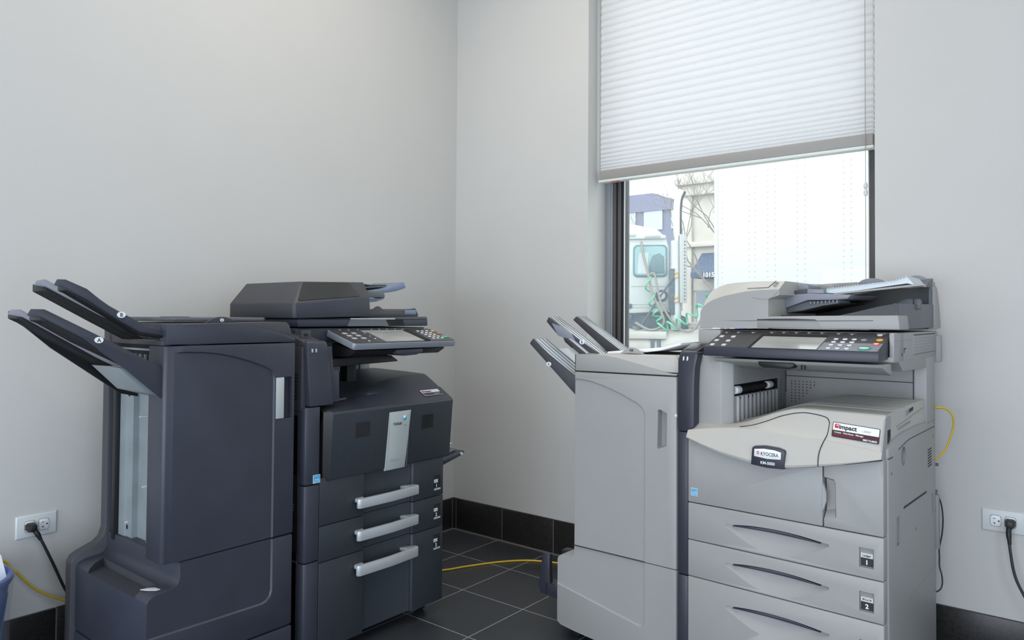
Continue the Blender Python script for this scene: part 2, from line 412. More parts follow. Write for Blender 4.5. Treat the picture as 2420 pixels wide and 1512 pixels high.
# cover with lens shaped cream apron and stepped output tray
xs = [-.543, -.52, -.49, -.46, -.43, -.40, -.37, -.34, -.31, -.28, -.25, -.22, -.18, -.14, -.10, -.05, -.005]
rings = []
for x in xs:
    zl, zc, H = interp(lower, x), interp(crease, x), Hx(x)
    H = max(H, zc+.004); d = zc-zl
    pr = [(.02, zl), (-.021*min(1, d/.05)-.004, zl), (-.022*min(1, d/.05)-.005, zl+.08*d), (-.0145*min(1, d/.05)-.003, zl+.50*d), (-.003, zc-.02*d), (-.001, zc)]
    for t in (.15, .3, .5, .7, .85, .95, 1): pr.append((.001+.040*t, zc+(H-zc)*gs(t)))
    pr += [(.06, H+.001), (.085, H+.0005)]
    # ribs of the output tray
    for k, y in enumerate((.12, .16, .20, .25, .29, .33, .37, .42, .49)):
        pr += [(y-.006, H+.004*sm((y-.08)/.05)-.0015), (y, H+.004*sm((y-.08)/.05)+.0015)]
    pr += [(.49, zl-.0)]
    rings.append([(x-.002 if x > -.01 else x, y, z) for y, z in pr])
apron_cuts = [cutter().prism([(-.158, .50), (-.1545, .50), (-.1535, .710), (-.155, .738), (-.145, .776), (-.139, .826), (-.139, .87), (-.1425, .87), (-.1425, .826), (-.1485, .776), (-.1585, .738), (-.157, .710)], 'xz', -.05, .012, 'line')]
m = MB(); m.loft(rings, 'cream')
# shadow cast by the lip, painted as a dark line
m.tube([(x, -.006, interp(lower, x)-.0015) for x in [-.54+.0267*i for i in range(21)]], .0016, 'line', 6, smooth=0)
# door outline on top : curved groove from left to the door split
top_line = [(-.385, .006), (-.35, .0145), (-.31, .0225), (-.27, .0285), (-.22, .0315), (-.18, .031), (-.15, .028), (-.1415, .022)]
def ztop(x, y):
    zc, H = interp(crease, x), max(Hx(x), interp(crease, x)+.004); t = max(0, min(1, (y-.001)/.040)); return zc+(H-zc)*gs(t)
pts = [(x, y-.0005, ztop(x, y)+.0003) for x, y in top_line]; m.tube(pts, .0013, 'line', 6)
m.tube([(-.1415, .022, ztop(-.1415, .022)), (-.143, .008, ztop(-.143, .008)+.0005), (-.148, -.004, .776), (-.1545, -.0140, .755), (-.157, -.0222, .735), (-.1558, -.0290, .711)], .0012, 'line', 6)
m.build('top_cover', RB, sharp=19)
# doors below the apron
def doorpoly(x0, x1, zb):
    n = 10; top = [(x0+(x1-x0)*i/n, interp(lower, x0+(x1-x0)*i/n)-.003) for i in range(n+1)]
    return [(x0, zb)]+top+[(x1, zb)]
rec = [(-.152, .680), (-.140, .6795), (-.124, .675), (-.121, .669), (-.119, .578), (-.1205, .574), (-.150, .563), (-.151, .58)]
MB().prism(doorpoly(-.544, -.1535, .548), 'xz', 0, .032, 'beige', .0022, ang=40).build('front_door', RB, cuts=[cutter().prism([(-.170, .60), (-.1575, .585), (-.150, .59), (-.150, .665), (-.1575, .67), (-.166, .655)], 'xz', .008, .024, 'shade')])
def handlecut():
    c = cutter(); outer = [(-.1515, .681), (-.124, .677), (-.1195, .670), (-.118, .578), (-.121, .572), (-.1515, .563)]
    inner = [(-.1515, .672), (-.130, .668), (-.128, .664), (-.127, .600), (-.128, .594), (-.1515, .588)]
    c.loft([[(x, -.002, z) for x, z in outer], [(x, .024, z) for x, z in inner]], 'beige'); return c
MB().prism(doorpoly(-.1505, -.0045, .548), 'xz', 0, .032, 'beige', .0022, ang=40).build('side_door', RB, cuts=[handlecut()])
m = MB(); m.loft([[(-.1535, y, z) for y, z in ((-.001, .665), (.006, .668), (.006, .585), (-.001, .588))], [(-.148, y, z) for y, z in ((0, .650), (.006, .655), (.006, .60), (0, .603))], [(-.1445, y, z) for y, z in ((.002, .635), (.006, .64), (.006, .615), (.002, .618))]], 'beige')
m.build('door_grip', RB)
MB().box(-.54, -.008, .031, .0345, .05, .70, 'gap').build('door_backing', RB)
# drawers
def drawer(zb, zt, hz, num, paper, name='paper_drawer'):
    body = MB().box(-.544, -.0045, 0, .032, zb, zt, 'beige', .0025)
    # scooped grip: upper edge a flat line, lower edge an arc
    c = cutter(); n = 16
    X0, X1 = -.425, -.138
    def ring(y, s, dz):
        up = []; lo = []
        for i in range(n+1):
            t = i/n; x = X0+(X1-X0)*t; xx = (X0+X1)/2+(x-(X0+X1)/2)*s
            a = math.sin(math.pi*t)
            up.append((xx, y, hz+(.004+.011*a)*1)); lo.append((xx, y, hz-(.003+.050*a)*dz))
        return up+lo[::-1]
    c.loft([ring(-.003, 1.03, 1.12), ring(.002, .99, .98), ring(.0085, .93, .70), ring(.0125, .86, .33)], 'beige', bevel=0)
    c2 = cutter().box(-.0625, -.0275, -.01, .006, hz-.036, hz+.014, 'shade')
    o = body.build(name, RB, cuts=[c, c2])
    m = MB(); top = []; bot = []
    for i in range(n+1):
        t = i/n; x = -.405+.245*t; a = math.sin(math.pi*t); top.append((x, hz+.002+.0115*a)); bot.append((x, hz+.0005+.0035*a))
    m.prism(top+bot[::-1], 'xz', .0015, .0125, 'navy', .0006)
    m.build('grip_lip', o)
    m = MB().box(-.0595, -.0305, .0035, .007, hz-.033, hz-.012, 'ink').box(-.0595, -.0305, .0035, .007, hz-.012, hz-.0005, 'paperp')
    front_text(m, num, .016, -.045, .0028, hz-.0285, 'white', off=.0006)
    front_text(m, paper, .0075, -.045, .0028, hz-.0085, 'ink', off=.0001)
    m.build('size_label', o, label='label reading %s above a white %s on black' % (paper, num))
drawer(.4365, .5455, .499, '1', 'Ledger')
drawer(.3280, .4345, .387, '2', '8½x14')
drawer(.055, .3260, .264, '3', 'Letter')
# badge
m = MB(); bd = [(-.337, .692), (-.3335, .738), (-.329, .7435), (-.300, .7475), (-.262, .7455), (-.246, .7415), (-.2425, .737), (-.2445, .690), (-.291, .688)]
m.prism(bd, 'xz', -.0310, -.012, 'navy', .0015)
m.prism([(-.3275, .7165), (-.3265, .7365), (-.300, .7400), (-.270, .7390), (-.2525, .7350), (-.253, .7155), (-.29, .7130)], 'xz', -.0320, -.02, 'white', .0005)
front_text(m, 'KYOCERA', .0135, -.284, -.0324, .7215, 'ink', off=.0001, sx=.8)
front_text(m, 'KM-5050', .0112, -.2895, -.0316, .6975, 'white', off=.0003, sx=.95)
for dx, dz in ((0, 0), (.0035, 0), (0, .0045), (.0035, .0045)): m.box(-.3195+dx, -.3165+dx, -.0325, -.024, .7235+dz, .7268+dz, 'inkred')
m.box(-.3178, -.3142, -.0328, -.024, .7262, .7283, 'white')
m.build('name_badge', RB, label='dark badge with white maker name plate and model number')
star_label(RB, -.5335, 0, .568, .0195, .0225)
# impact sticker on the sloped cover
def slope_pt(x, s):   # s 0..1 up the slope between y=.006 and y=.03
    y = .004+.022*s; return (x, y, ztop(x, y)+.0008)
m = MB()
Mid = (Vector(slope_pt(-.131, .1))+Vector(slope_pt(-.017, .9))+Vector(slope_pt(-.131, .9))+Vector(slope_pt(-.017, .1)))/4
ex = (Vector(slope_pt(-.017, .1))+Vector(slope_pt(-.017, .9))-Vector(slope_pt(-.131, .1))-Vector(slope_pt(-.131, .9))).normalized()
ey = (Vector(slope_pt(-.131, .9))+Vector(slope_pt(-.017, .9))-Vector(slope_pt(-.131, .1))-Vector(slope_pt(-.017, .1))).normalized()
A = Mid-ex*.058-ey*.020+ex.cross(ey)*.0022; B = A+ey; ey = (B-A).normalized(); ez = ex.cross(ey)
def quad(m, o, ex, ey, w, h, mt, lift=0, r=.002):
    ez = ex.cross(ey); o = o+ez*lift
    pts = [o+ex*p[0]+ey*p[1] for p in rrect(0, w, 0, h, r)]
    m.loft([[p-ez*.0006 for p in pts], [p+ez*.0004 for p in pts]], mt)
hS = .040
quad(m, A, ex, ey, .116, hS, 'ink', 0, .003)
quad(m, A+ex*.0015+ey*.0015, ex, ey, .113, hS*.42, 'maroon', .0003, .001)
quad(m, A+ex*.0015+ey*(hS*.44), ex, ey, .113, hS*.52, 'white', .0003, .002)
P = lambda a, b: A+ex*a+ey*b+ez*.0012
m.text('impact', .0165, P(.016, hS*.59), ex, ey, 'ink', off=.0005)
quad(m, A+ex*.0055+ey*(hS*.60), ex, ey, .0095, .0115, 'inkred', .0006, .0006)
quad(m, A+ex*.010+ey*(hS*.76), ex, ey, .003, .003, 'white', .0009, .0004)
m.text('i 33927', .007, P(.074, hS*.60), ex, ey, 'keygrey')
m.text('Create · Distribute · Manage', .0062, P(.006, hS*.27), ex, ey, 'white', off=.0001)
m.text('www.impactnetworking.com', .0048, P(.006, hS*.12), ex, ey, 'inkred')
m.text('888.712.8652', .0062, P(.078, hS*.05), ex, ey, 'white', off=.0002)
m.build('dealer_sticker', RB, label='white and maroon dealer sticker with black lettering')
# inset strip above the arc (tray side) with power switch and card slot
m = MB()
m.prism([(-.002, .762), (.034, .846), (.085, .846), (.085, .70), (.0, .70)], 'yz', -.010, -.0065, 'beige')
m.build('cover_side', RB)
m = MB().prism([(.050, .777), (.074, .784), (.078, .812), (.052, .812)], 'yz', -.0075, -.0055, 'gap').prism([(.054, .782), (.070, .787), (.072, .798), (.055, .797)], 'yz', -.0065, -.0035, 'black', .001)
m.build('power_switch', RB)
m = MB().prism([(.25, .830), (.335, .838), (.335, .848), (.25, .842)], 'yz', -.0072, -.0055, 'shade').prism([(.285, .836), (.335, .840), (.335, .848), (.285, .845)], 'yz', -.0068, -.0052, 'line')
m.prism([(.14, .811), (.47, .833), (.47, .8345), (.14, .8125)], 'yz', -.0072, -.0056, 'softline')
m.prism([(.16, .800), (.30, .807), (.30, .812), (.16, .806)], 'yz', -.0072, -.0050, 'shade', .0008)
m.build('card_slot', RB)
# rear column, cavity walls
m = MB()
m.box(-.56, 0, .49, .61, .78, .985, 'beige', .003)
m.build('rear_column', RB)
m = MB()
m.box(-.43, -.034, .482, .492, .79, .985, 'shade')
m.box(-.43, -.034, .4805, .483, .905, .9075, 'line'); m.box(-.036, -.034, .4805, .483, .85, .95, 'line'); m.box(-.425, -.423, .4805, .483, .85, .985, 'line')
for i in range(7):
    for j in range(8):
        if j < 8-max(0, i-1)*1.3 + 0: 
            x = -.405+i*.0125; z = .889-j*.0098
            m.box(x-.0017, x+.0017, .4808, .483, z-.0017, z+.0017, 'line')
m.build('rear_panel', RB, label='grey inner rear panel with a grid of small holes')
# left block with rollers
m = MB()
m.prism([(-.545, .03), (-.452, .03), (-.425, .055), (-.425, .485), (-.545, .485)], 'xy', .765, .99, 'beige', .004)
for k in range(6):
    z = .982-k*.0062; m.box(-.4255, -.4243, .062, .185, z, z+.0028, 'line'); m.box(-.4255, -.4243, .195, .30, z+.002, z+.0048, 'line')
m.build('exit_housing', RB, cuts=[cutter().box(-.445, -.40, .06, .405, .868, .902, 'gap')])
m = MB()
for y0, y1 in ((.075, .11), (.325, .36)):
    m.cyl((-.432, y0, .884), (-.432, y1, .884), .0125, 'roller', 20, bevel=.002)
m.cyl((-.434, .062, .884), (-.434, .40, .884), .004, 'black', 10)
for i in range(9): y = .13+i*.022; m.cyl((-.434, y, .884), (-.434, y+.008, .884), .010, 'black', 12)
m.build('exit_roller', RB)
m = MB()
for i in range(11):
    y = .075+i*.031; m.prism([(-.425, y), (-.418, y+.004), (-.418, y+.008), (-.425, y+.012)], 'xy', .79, .866, 'beige', .001)
for y in (.10, .16, .19, .215, .26, .31): m.box(-.4255, -.4245, y, y+.012, .857, .863, 'line')
m.build('paper_guide', RB, label='row of pale vertical guide fins')
m = MB()
for j in range(9): m.box(-.4252, -.424, .435, .4385, .895-j*.0098, .8985-j*.0098, 'line')
m.build('vent_hole_strip', RB)
# scanner
m = MB()
m.box(-.573, 0, .152, .65, .985, 1.064, 'beige', .004).box(-.0125, 0, .096, .20, .985, 1.064, 'beige', .003).box(-.573, -.4985, .125, .20, .985, 1.064, 'beige', .003)
m.prism([(.094, .985), (.15, .985), (.20, .957), (.60, .952), (.65, .985), (.65, 1.0), (.094, 1.0)], 'yz', -.10, -.0015, 'beige', .003)
m.box(-.08, .012, .628, .66, .965, 1.05, 'beige', .003)
m.prism([(.10, 1.0435), (.30, 1.0435), (.30, 1.0420), (.10, 1.0420)], 'yz', -.003, .0005, 'softline')
m.box(-.001, .0007, .200, .225, 1.018, 1.021, 'line'); m.box(-.001, .0007, .200, .205, 1.008, 1.021, 'line'); m.box(-.001, .0007, .178, .183, 1.001, 1.008, 'line')
m.build('scanner_body', RB)
m = MB()
m.prism([(.309, .997), (.61, .999), (.61, 1.059), (.309, 1.057)], 'yz', -.002, .0015, 'beige', .001)
for k in range(7):
    z = 1.000+k*.0091; m.prism([(.312, z), (.608, z+.001), (.608, z+(.0035 if k == 6 else .002)), (.312, z+(.0025 if k == 6 else .001))], 'yz', 0, .0021, 'line' if k in (0, 6) else 'softline')
m.build('scanner_vent', RB)
# underside housing and key-counter handle
m = MB()
m.prism([(.012, .983), (.11, .983), (.11, .95), (.06, .962), (.02, .974)], 'yz', -.47, -.01, 'beige', .003)
m.build('panel_underside', RB)
m = MB(); m.prism([(-.335, .978), (-.232, .978), (-.232, .968), (-.245, .960), (-.32, .961), (-.333, .967)], 'xz', .012, .06, 'black', .004)
m.cyl((-.213, .03, .975), (-.213, .03, .960), .006, 'black', 14)
m.build('panel_catch', RB)
# control panel
cpn = bpy.data.objects.new('control_panel', None)
m = MB()
m.prism([(.001, .9885), (.001, 1.0150), (.147, 1.0625), (.147, .997)], 'yz', -.496, -.014, 'navy', .003)
pan = m.build('control_panel', RB)
sl = math.atan2(.0475, .146); ups = Vector((0, math.cos(sl), math.sin(sl))); up_n = Vector((0, -math.sin(sl), math.cos(sl)))
def pp(x, y, lift=0): return Vector((x, y, 1.015+(y-.001)*math.tan(sl)))+up_n*lift
def pquad(m, x0, x1, y0, y1, mt, lift=.0006, P=pp, th=.001, slant=0):
    m.loft([[P(x0, y0, lift-th), P(x1, y0, lift-th), P(x1+slant, y1, lift-th), P(x0+slant, y1, lift-th)], [P(x0, y0, lift), P(x1, y0, lift), P(x1+slant, y1, lift), P(x0+slant, y1, lift)]], mt)
def pell(m, x, y, rx, ry, mt, lift=.0015, P=pp, th=.002, n=20):
    pts = [(x+rx*math.cos(2*math.pi*k/n), y+ry*math.sin(2*math.pi*k/n)) for k in range(n)]
    m.loft([[P(a, b, lift-th) for a, b in pts], [P(a, b, lift) for a, b in pts]], mt, bevel=.0004, ang=50)
m = MB(); pquad(m, -.493, -.017, .004, .144, 'panel', .0006); m.build('panel_face', pan)
m = MB(); pquad(m, -.362, -.171, .0035, .118, 'gap', .0010); m.build('screen_bezel', pan)
m = MB(); pquad(m, -.351, -.171, .005, .098, 'lcd', .0016); m.build('touch_screen', pan)
m = MB(); pquad(m, -.168, -.019, .0055, .062, 'grey_tray', .0010); m.build('keypad_field', pan)
for j, y in enumerate((.087, .0645, .0415, .0165)):
    for i, x in enumerate((-.1435, -.120, -.0965)):
        m = MB(); pell(m, x, y, .0078, .0070, 'gap', .0012); pell(m, x, y, .0066, .0058, 'key', .003); m.build('number_key', pan)
m = MB(); pell(m, -.072, .087, .0075, .0068, 'keygrey', .0022); m.build('clear_key', pan)
m = MB(); pell(m, -.033, .087, .0085, .0080, 'orange', .003); m.build('reset_key', pan, label='orange key')
m = MB(); pell(m, -.034, .056, .0095, .0085, 'red', .003); pell(m, -.034, .056, .006, .005, 'key', .0034); m.build('stop_key', pan, label='red key')
m = MB(); pell(m, -.055, .024, .0165, .0150, 'green', .003); pell(m, -.055, .0235, .0125, .006, 'key', .0036); m.build('start_key', pan, label='large green key')
for (x, y) in ((-.477, .090), (-.440, .089), (-.478, .055), (-.441, .054), (-.475, .019), (-.439, .019)):
    m = MB(); pquad(m, x-.006, x+.006, y-.006, y+.006, 'key', .0022, th=.002); m.build('function_key', pan)
for (x, y) in ((-.478, .125), (-.441, .127), (-.395, .128), (-.339, .131), (-.304, .133), (-.268, .134), (-.232, .135), (-.196, .135), (-.150, .132), (-.114, .130)):
    m = MB(); pell(m, x, y, .004, .004, 'keygrey', .0020); pquad(m, x-.010, x+.010, y+.006, y+.0075, 'keygrey', .0008); m.build('menu_key', pan)
m = MB(); pell(m, -.042, .127, .007, .005, 'key', .002); pquad(m, -.053, -.030, .135, .141, 'keygrey', .0009); m.build('power_key', pan)
# dark side tower between copier and finisher
m = MB()
m.prism([(-.577, .757), (-.577, .965), (-.573, .985), (-.562, .998), (-.520, .999), (-.512, .995), (-.512, .985), (-.520, .95), (-.5225, .90), (-.524, .775), (-.530, .766), (-.547, .757)], 'xz', -.004, .06, 'navy', .004)
m.prism([(.0, .99), (.012, 1.0), (.09, 1.022), (.09, .97), (.0, .97)], 'yz', -.574, -.520, 'navy', .003)
tw = m.build('bridge_tower', RB, label='dark upright tower joining the finisher')
m = MB(); m.prism([(.022, .998), (.072, 1.013), (.072, 1.0185), (.020, 1.0035)], 'yz', -.565, -.530, 'black', .001); m.build('recess', tw)
for x in (-.560, -.5475):
    m = MB(); m.prism([(x, .970), (x+.0048, .9725), (x+.0052, .9835), (x+.0012, .9835)], 'xz', -.0052, 0, 'white', .0005); m.build('indicator_light', tw)
m = MB(); m.box(-.579, -.5455, .002, .10, .326, .755, 'navy', .003); m.box(-.579, -.5455, .002, .10, .03, .3235, 'navy', .003); m.build('lower_trim', RB, label='dark vertical trim strip')
for x in (-.50, -.04):
    m = MB().cyl((x-.012, .06, .022), (x+.012, .06, .022), .0225, 'black', 20, bevel=.002).box(x-.016, x+.016, .045, .075, .03, .055, 'black'); m.build('caster', RB)
    m = MB().cyl((x-.012, .55, .022), (x+.012, .55, .022), .0225, 'black', 20, bevel=.002).box(x-.016, x+.016, .535, .565, .03, .055, 'black'); m.build('caster', RB)
# rear connector boxes beside the right side
m = MB(); m.box(-.05, .0075, .612, .632, .375, .545, 'shade', .002)
for k in range(5): m.box(.0070, .0078, .616, .628, .39+k*.028, .402+k*.028, 'softline')
m.build('rear_terminal_box', RB)
for z_, x_ in ((.641, .006), (.556, .003)): MB().cyl((-.01, .62, z_), (x_, .62, z_), .005, 'grey_mid', 12).build('rear_connector', RB)

# ---- document feeder on top
AD = MB()
# base cover slab, tapered
AD.loft([[(x0, y, z) for x0, z in ((-.570, 1.070), (-.569, 1.104), (.002, 1.1115), (.006, 1.072))] for y in (.132, .24)], 'beige', bevel=.004)
adf = AD.build('document_feeder', RB)
m = MB()
n1 = [(-.571, 1.070), (-.569, 1.120), (-.560, 1.136), (-.545, 1.148), (-.526, 1.158), (-.505, 1.165), (-.484, 1.171), (-.423, 1.182), (-.372, 1.186), (-.3175, 1.187), (-.3175, 1.170), (-.350, 1.1585), (-.350, 1.109), (-.350, 1.070)]
n2 = [(-.590, 1.070), (-.592, 1.135), (-.585, 1.165), (-.565, 1.190), (-.540, 1.203), (-.515, 1.2105), (-.484, 1.214), (-.423, 1.2165), (-.372, 1.216), (-.328, 1.215), (-.322, 1.172), (-.350, 1.160), (-.350, 1.109), (-.350, 1.070)]
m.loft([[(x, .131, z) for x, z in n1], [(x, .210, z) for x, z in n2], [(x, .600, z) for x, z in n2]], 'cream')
for f_ in m.bm.faces:
    if f_.calc_center_median().y < .132: f_.material_index = m.mi('beige')
m.tube([(-.322, .1300, 1.1795), (-.35, .1300, 1.159), (-.40, .1302, 1.164)], .0006, 'softline', 6)
m.build('feeder_housing', adf, sharp=24)
m = MB(); 
def hp(x, t): # point on the sloping cream top
    y = .131+.079*t; return Vector((x, y, 1.1865+(1.2165-1.1865)*t))
def seam(m, pts, r=.0009): m.tube([tuple(p) for p in pts], r, 'line', 6, smooth=0)
seam(m, [hp(-.356, 1.0), hp(-.358, .25), hp(-.42, .18)])
m.build('lid_seam', adf)
m = MB()
for (x, t) in ((-.346, .45), (-.350, .75)):
    p = hp(x, t); m.prism([(p.x, p.y-.007), (p.x+.010, p.y+.001), (p.x-.002, p.y+.006)], 'xy', p.z-.001, p.z+.003, 'softline')
m.build('arrow_mark', adf)
m = MB()   # dark lifting slot on the lower lip
m.prism([(-.384, 1.0945), (-.384, 1.098), (-.33, 1.1000), (-.28, 1.1005), (-.215, 1.0985), (-.207, 1.0945)], 'xz', .1290, .14, 'navy', .001)
m.build('lift_slot', adf)
m = MB(); m.prism([(-.384, 1.093), (-.207, 1.093), (-.195, 1.072), (-.384, 1.072)], 'xz', .1300, .14, 'shade', .001)
m.tube([(-.53, .1318, 1.0935), (-.45, .1314, 1.0925), (-.384, .1308, 1.0935)], .0007, 'line', 6); m.tube([(-.207, .1308, 1.0945), (-.12, .1312, 1.0955), (-.06, .1318, 1.0965)], .0007, 'line', 6)
m.build('lift_recess', adf)
# dark cavity floor, rear wall
m = MB(); m.box(-.35, -.016, .235, .60, 1.070, 1.110, 'black'); m.box(-.35, -.008, .56, .60, 1.10, 1.200, 'black'); m.build('output_well', adf)
m = MB()   # grey end piece
m.prism([(.148, 1.072), (.148, 1.1435), (.600, 1.1490), (.66, 1.076)], 'yz', -.014, -.0015, 'grey_mid', .002)
m.loft([[(x, y, z) for y in (.145, .25) for z in (1.104, zz)][0:2]+[(x, .25, zz), (x, .25, 1.104)] for x, zz in ((-.16, 1.1085), (-.10, 1.1220), (-.05, 1.1350), (-.002, 1.1440))], 'dark_warm')
m.build('feeder_end_piece', adf)
m = MB(); m.loft([[(x, y, z) for (y, z) in ((.2, 1.105), (.2, zz), (.38, zz+.004), (.38, 1.105))] for x, zz in ((-.18, 1.106), (-.13, 1.110), (-.08, 1.120), (-.03, 1.134), (-.012, 1.136))], 'grey_mid', bevel=.002)
m.build('output_slope', adf)
m = MB(); m.prism([(-.08, 1.13), (-.035, 1.160), (-.018, 1.163), (-.010, 1.155), (-.010, 1.13)], 'xz', .36, .38, 'grey_mid', .003).prism([(-.01, 1.13), (-.008, 1.160), (.004, 1.162), (.010, 1.155), (.010, 1.13)], 'xz', .36, .38, 'grey_mid', .003); m.build('paper_stop', adf)
# middle grey mechanism
m = MB()
m.prism([(-.350, 1.133), (-.350, 1.174), (-.282, 1.178), (-.205, 1.176), (-.155, 1.173), (-.165, 1.160), (-.211, 1.157), (-.282, 1.157)], 'xz', .27, .56, 'grey_tray', .003)
m.prism([(-.350, 1.174), (-.350, 1.184), (-.284, 1.192), (-.284, 1.178)], 'xz', .275, .50, 'dark_warm', .001)
m.prism([(-.284, 1.178), (-.284, 1.192), (-.236, 1.190), (-.234, 1.178)], 'xz', .275, .50, 'grey_tray', .001)
m.prism([(-.350, 1.118), (-.345, 1.135), (-.282, 1.155), (-.205, 1.155), (-.19, 1.148), (-.24, 1.140), (-.30, 1.125)], 'xz', .28, .55, 'grey_mid', .002)
m.build('input_tray_base', adf)
m = MB()
for i in range(8):
    x = -.275+i*.011; m.box(x, x+.0035, .272, .40, 1.145+i*.0006, 1.1535+i*.0006, 'grey_tray', .001)
m.build('underside_fin', adf)
m = MB()
m.prism([(-.345, 1.184), (-.345, 1.205), (-.338, 1.210), (-.300, 1.212), (-.292, 1.205), (-.290, 1.190)], 'xz', .31, .42, 'grey_tray', .004)
m.prism([(-.36, 1.20), (-.36, 1.218), (-.26, 1.212), (-.25, 1.19)], 'xz', .45, .52, 'beige', .004)
m.build('separator_block', adf)
# ribbed translucent input tray
m = MB()
p0, p1 = Vector((-.236, 0, 1.189)), Vector((-.012, 0, 1.2225))
m.loft([[(x, y, z) for x, z in ((-.236, 1.180), (-.236, 1.190), (-.040, 1.213), (-.012, 1.2225), (.006, 1.199), (-.012, 1.204), (-.205, 1.178))] for y in (.30, .46)], 'ribs')
m.build('input_tray', adf, label='translucent ribbed tray')
m = MB()
for i in range(28):
    t = i/27; x = -.232+t*.215; z = 1.1900+ (.0215*t if t < .85 else .0183+(t-.85)*.085); m.box(x, x+.0035, .296, .46, z, z+.0045, 'ribs', .0008)
m.build('tray_rib', adf)['kind'] = 'stuff'
m = MB(); m.prism([(-.215, 1.176), (-.20, 1.1745), (.036, 1.1965), (.038, 1.200), (.006, 1.200), (-.20, 1.180)], 'xz', .29, .31, 'beige', .001); m.build('tray_rail', adf)
# beige rear pillar & beam
m = MB()
m.prism([(.60, 1.070), (.60, 1.205), (.615, 1.2095), (.64, 1.200), (.672, 1.14), (.69, 1.072)], 'yz', -.30, .003, 'beige', .003)
m.prism([(-.345, 1.19), (-.345, 1.222), (-.23, 1.226), (-.19, 1.220), (-.003, 1.222), (-.003, 1.19)], 'xz', .60, .64, 'beige', .004)
m.build('feeder_rear_housing', adf)
m = MB(); m.prism([(.52, 1.200), (.52, 1.210), (.60, 1.230), (.612, 1.232), (.615, 1.205)], 'yz', -.045, -.004, 'grey_mid', .002)
m.box(-.014, -.004, .565, .60, 1.12, 1.20, 'grey_mid', .002)
m.build('hinge_cap', adf)
for x0, x1, y in ((-.20, -.12, .52), (-.075, -.02, .60)):
    m = MB(); n = 12; m.prism([(x0+(x1-x0)*(.5-.5*math.cos(math.pi*k/n)), (1.2+(y-.4)*.12)+.018*math.sin(math.pi*k/n)) for k in range(n+1)], 'xz', y-.01, y+.0, 'grey_tray', .001); m.build('paper_side_guide', adf)

# ================================================================== BEIGE FINISHER
FB = thing('document_finisher', 'pale grey sorting finisher with slanted trays, left of the light grey copier', 'finisher', (2.193, -.75, 0), -2)
m = MB()
doorline = [(-.965, .893)]+[(-.90, .892), (-.85, .882), (-.78, .858), (-.72, .834), (-.70, .822), (-.693, .81), (-.689, .79)]+[(-.689, .14), (-.692, .128), (-.70, .122)]
bodyp = [(-1.037, .055), (-1.037, .268), (-1.030, .280), (-1.018, .285), (-.985, .285), (-.972, .289), (-.967, .302), (-.966, .34), (-.966, .9155), (-.583, .9195), (-.583, .02), (-.70, .02), (-.97, .04), (-1.02, .046)]
cp = [(-.962, .889), (-.93, .890), (-.90, .888), (-.85, .878), (-.78, .855), (-.72, .830), (-.702, .818), (-.694, .806), (-.692, .788), (-.692, .140), (-.695, .128), (-.705, .122), (-.72, .123), (-1.045, .183), (-1.045, .300), (-1.02, .300), (-1.0, .3), (-.97, .33), (-.97, .88)]
def inset(pts, d):
    cxx = sum(p[0] for p in pts)/len(pts); czz = sum(p[1] for p in pts)/len(pts)
    out = []
    n = len(pts)
    for i, p in enumerate(pts):
        a = Vector(pts[i-1]); b = Vector(pts[(i+1) % n]); q = Vector(p); t = (b-a).normalized(); nn = Vector((-t.y, t.x))
        if (q+nn*d-Vector((cxx, czz))).length > (q-Vector((cxx, czz))).length: nn = -nn
        out.append(tuple(q+nn*d))
    return out
rc = cutter()
ci = [(-1.06, .20), (-1.06, .95), (-.98, .95)] 
cutp = [(-1.06, .187), (-1.06, .893), (-.962, .893), (-.93, .892), (-.90, .889), (-.85, .878), (-.78, .855), (-.72, .830), (-.702, .818), (-.694, .806), (-.691, .788), (-.691, .150), (-.694, .135), (-.703, .127), (-.716, .126)]
rc.loft([[(x, -.002, z) for x, z in cutp], [(x, .0045, z) for x, z in inset(cutp, .005)]], 'beige')
bb = m.prism(bodyp, 'xz', 0, .52, 'beige', .005)
fb = m.build('cabinet', FB, cuts=[rc, cutter().loft([[(x, -.01, z) for x, z in ((-.651, .693), (-.6465, .690), (-.617, .703), (-.614, .708), (-.613, .806), (-.616, .809), (-.640, .818), (-.648, .816))], [(x, .02, z) for x, z in ((-.645, .700), (-.642, .698), (-.622, .706), (-.620, .710), (-.620, .800), (-.622, .803), (-.640, .810), (-.644, .808))]], 'shade')])
m = MB()
m.prism([(-.966, .3300), (-.583, .3345), (-.583, .3325), (-.966, .3280)], 'xz', -.0006, .01, 'line'); m.build('door_seam', FB)
m = MB()
capp = [(-.963, .9190), (-.961, .974), (-.90, .976), (-.85, .974), (-.80, .967), (-.74, .955), (-.68, .942), (-.62, .930), (-.600, .9275), (-.583, .9285), (-.583, .9225)]
m.prism(capp, 'xz', 0, .05, 'beige', .002, ang=40)
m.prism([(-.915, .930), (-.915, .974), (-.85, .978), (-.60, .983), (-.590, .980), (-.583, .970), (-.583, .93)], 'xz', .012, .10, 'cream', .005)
m.box(-.961, -.585, .06, .52, .92, .974, 'beige', .005)
m.build('top_cap', FB, label='pale top cap with curved front ridge')
m = MB()
n = 14; m.prism([(-.815+.088*(k/n), .982+.020*math.sin(math.pi*k/n)) for k in range(n+1)], 'xz', .05, .056, 'beige', .0005)
m.box(-.779, -.767, .0485, .0505, .9895, .9965, 'ink', .001); front_text(m, 'C', .0065, -.773, .048, .991, 'white')
m.build('tray_tab', FB, label='half round tab marked C')
m = MB(); m.loft([[(x, y, z) for y, z in ((.07, zz-.008), (.07, zz), (.46, zz+.004), (.46, zz-.008))] for x, zz in ((-.88, .984), (-.78, .989), (-.68, 1.002), (-.605, 1.022))], M['paper'], bevel=.002)  # paper white puts the window's glare into the tray's colour
m.build('top_tray', FB, label='top tray coloured white for window glare')
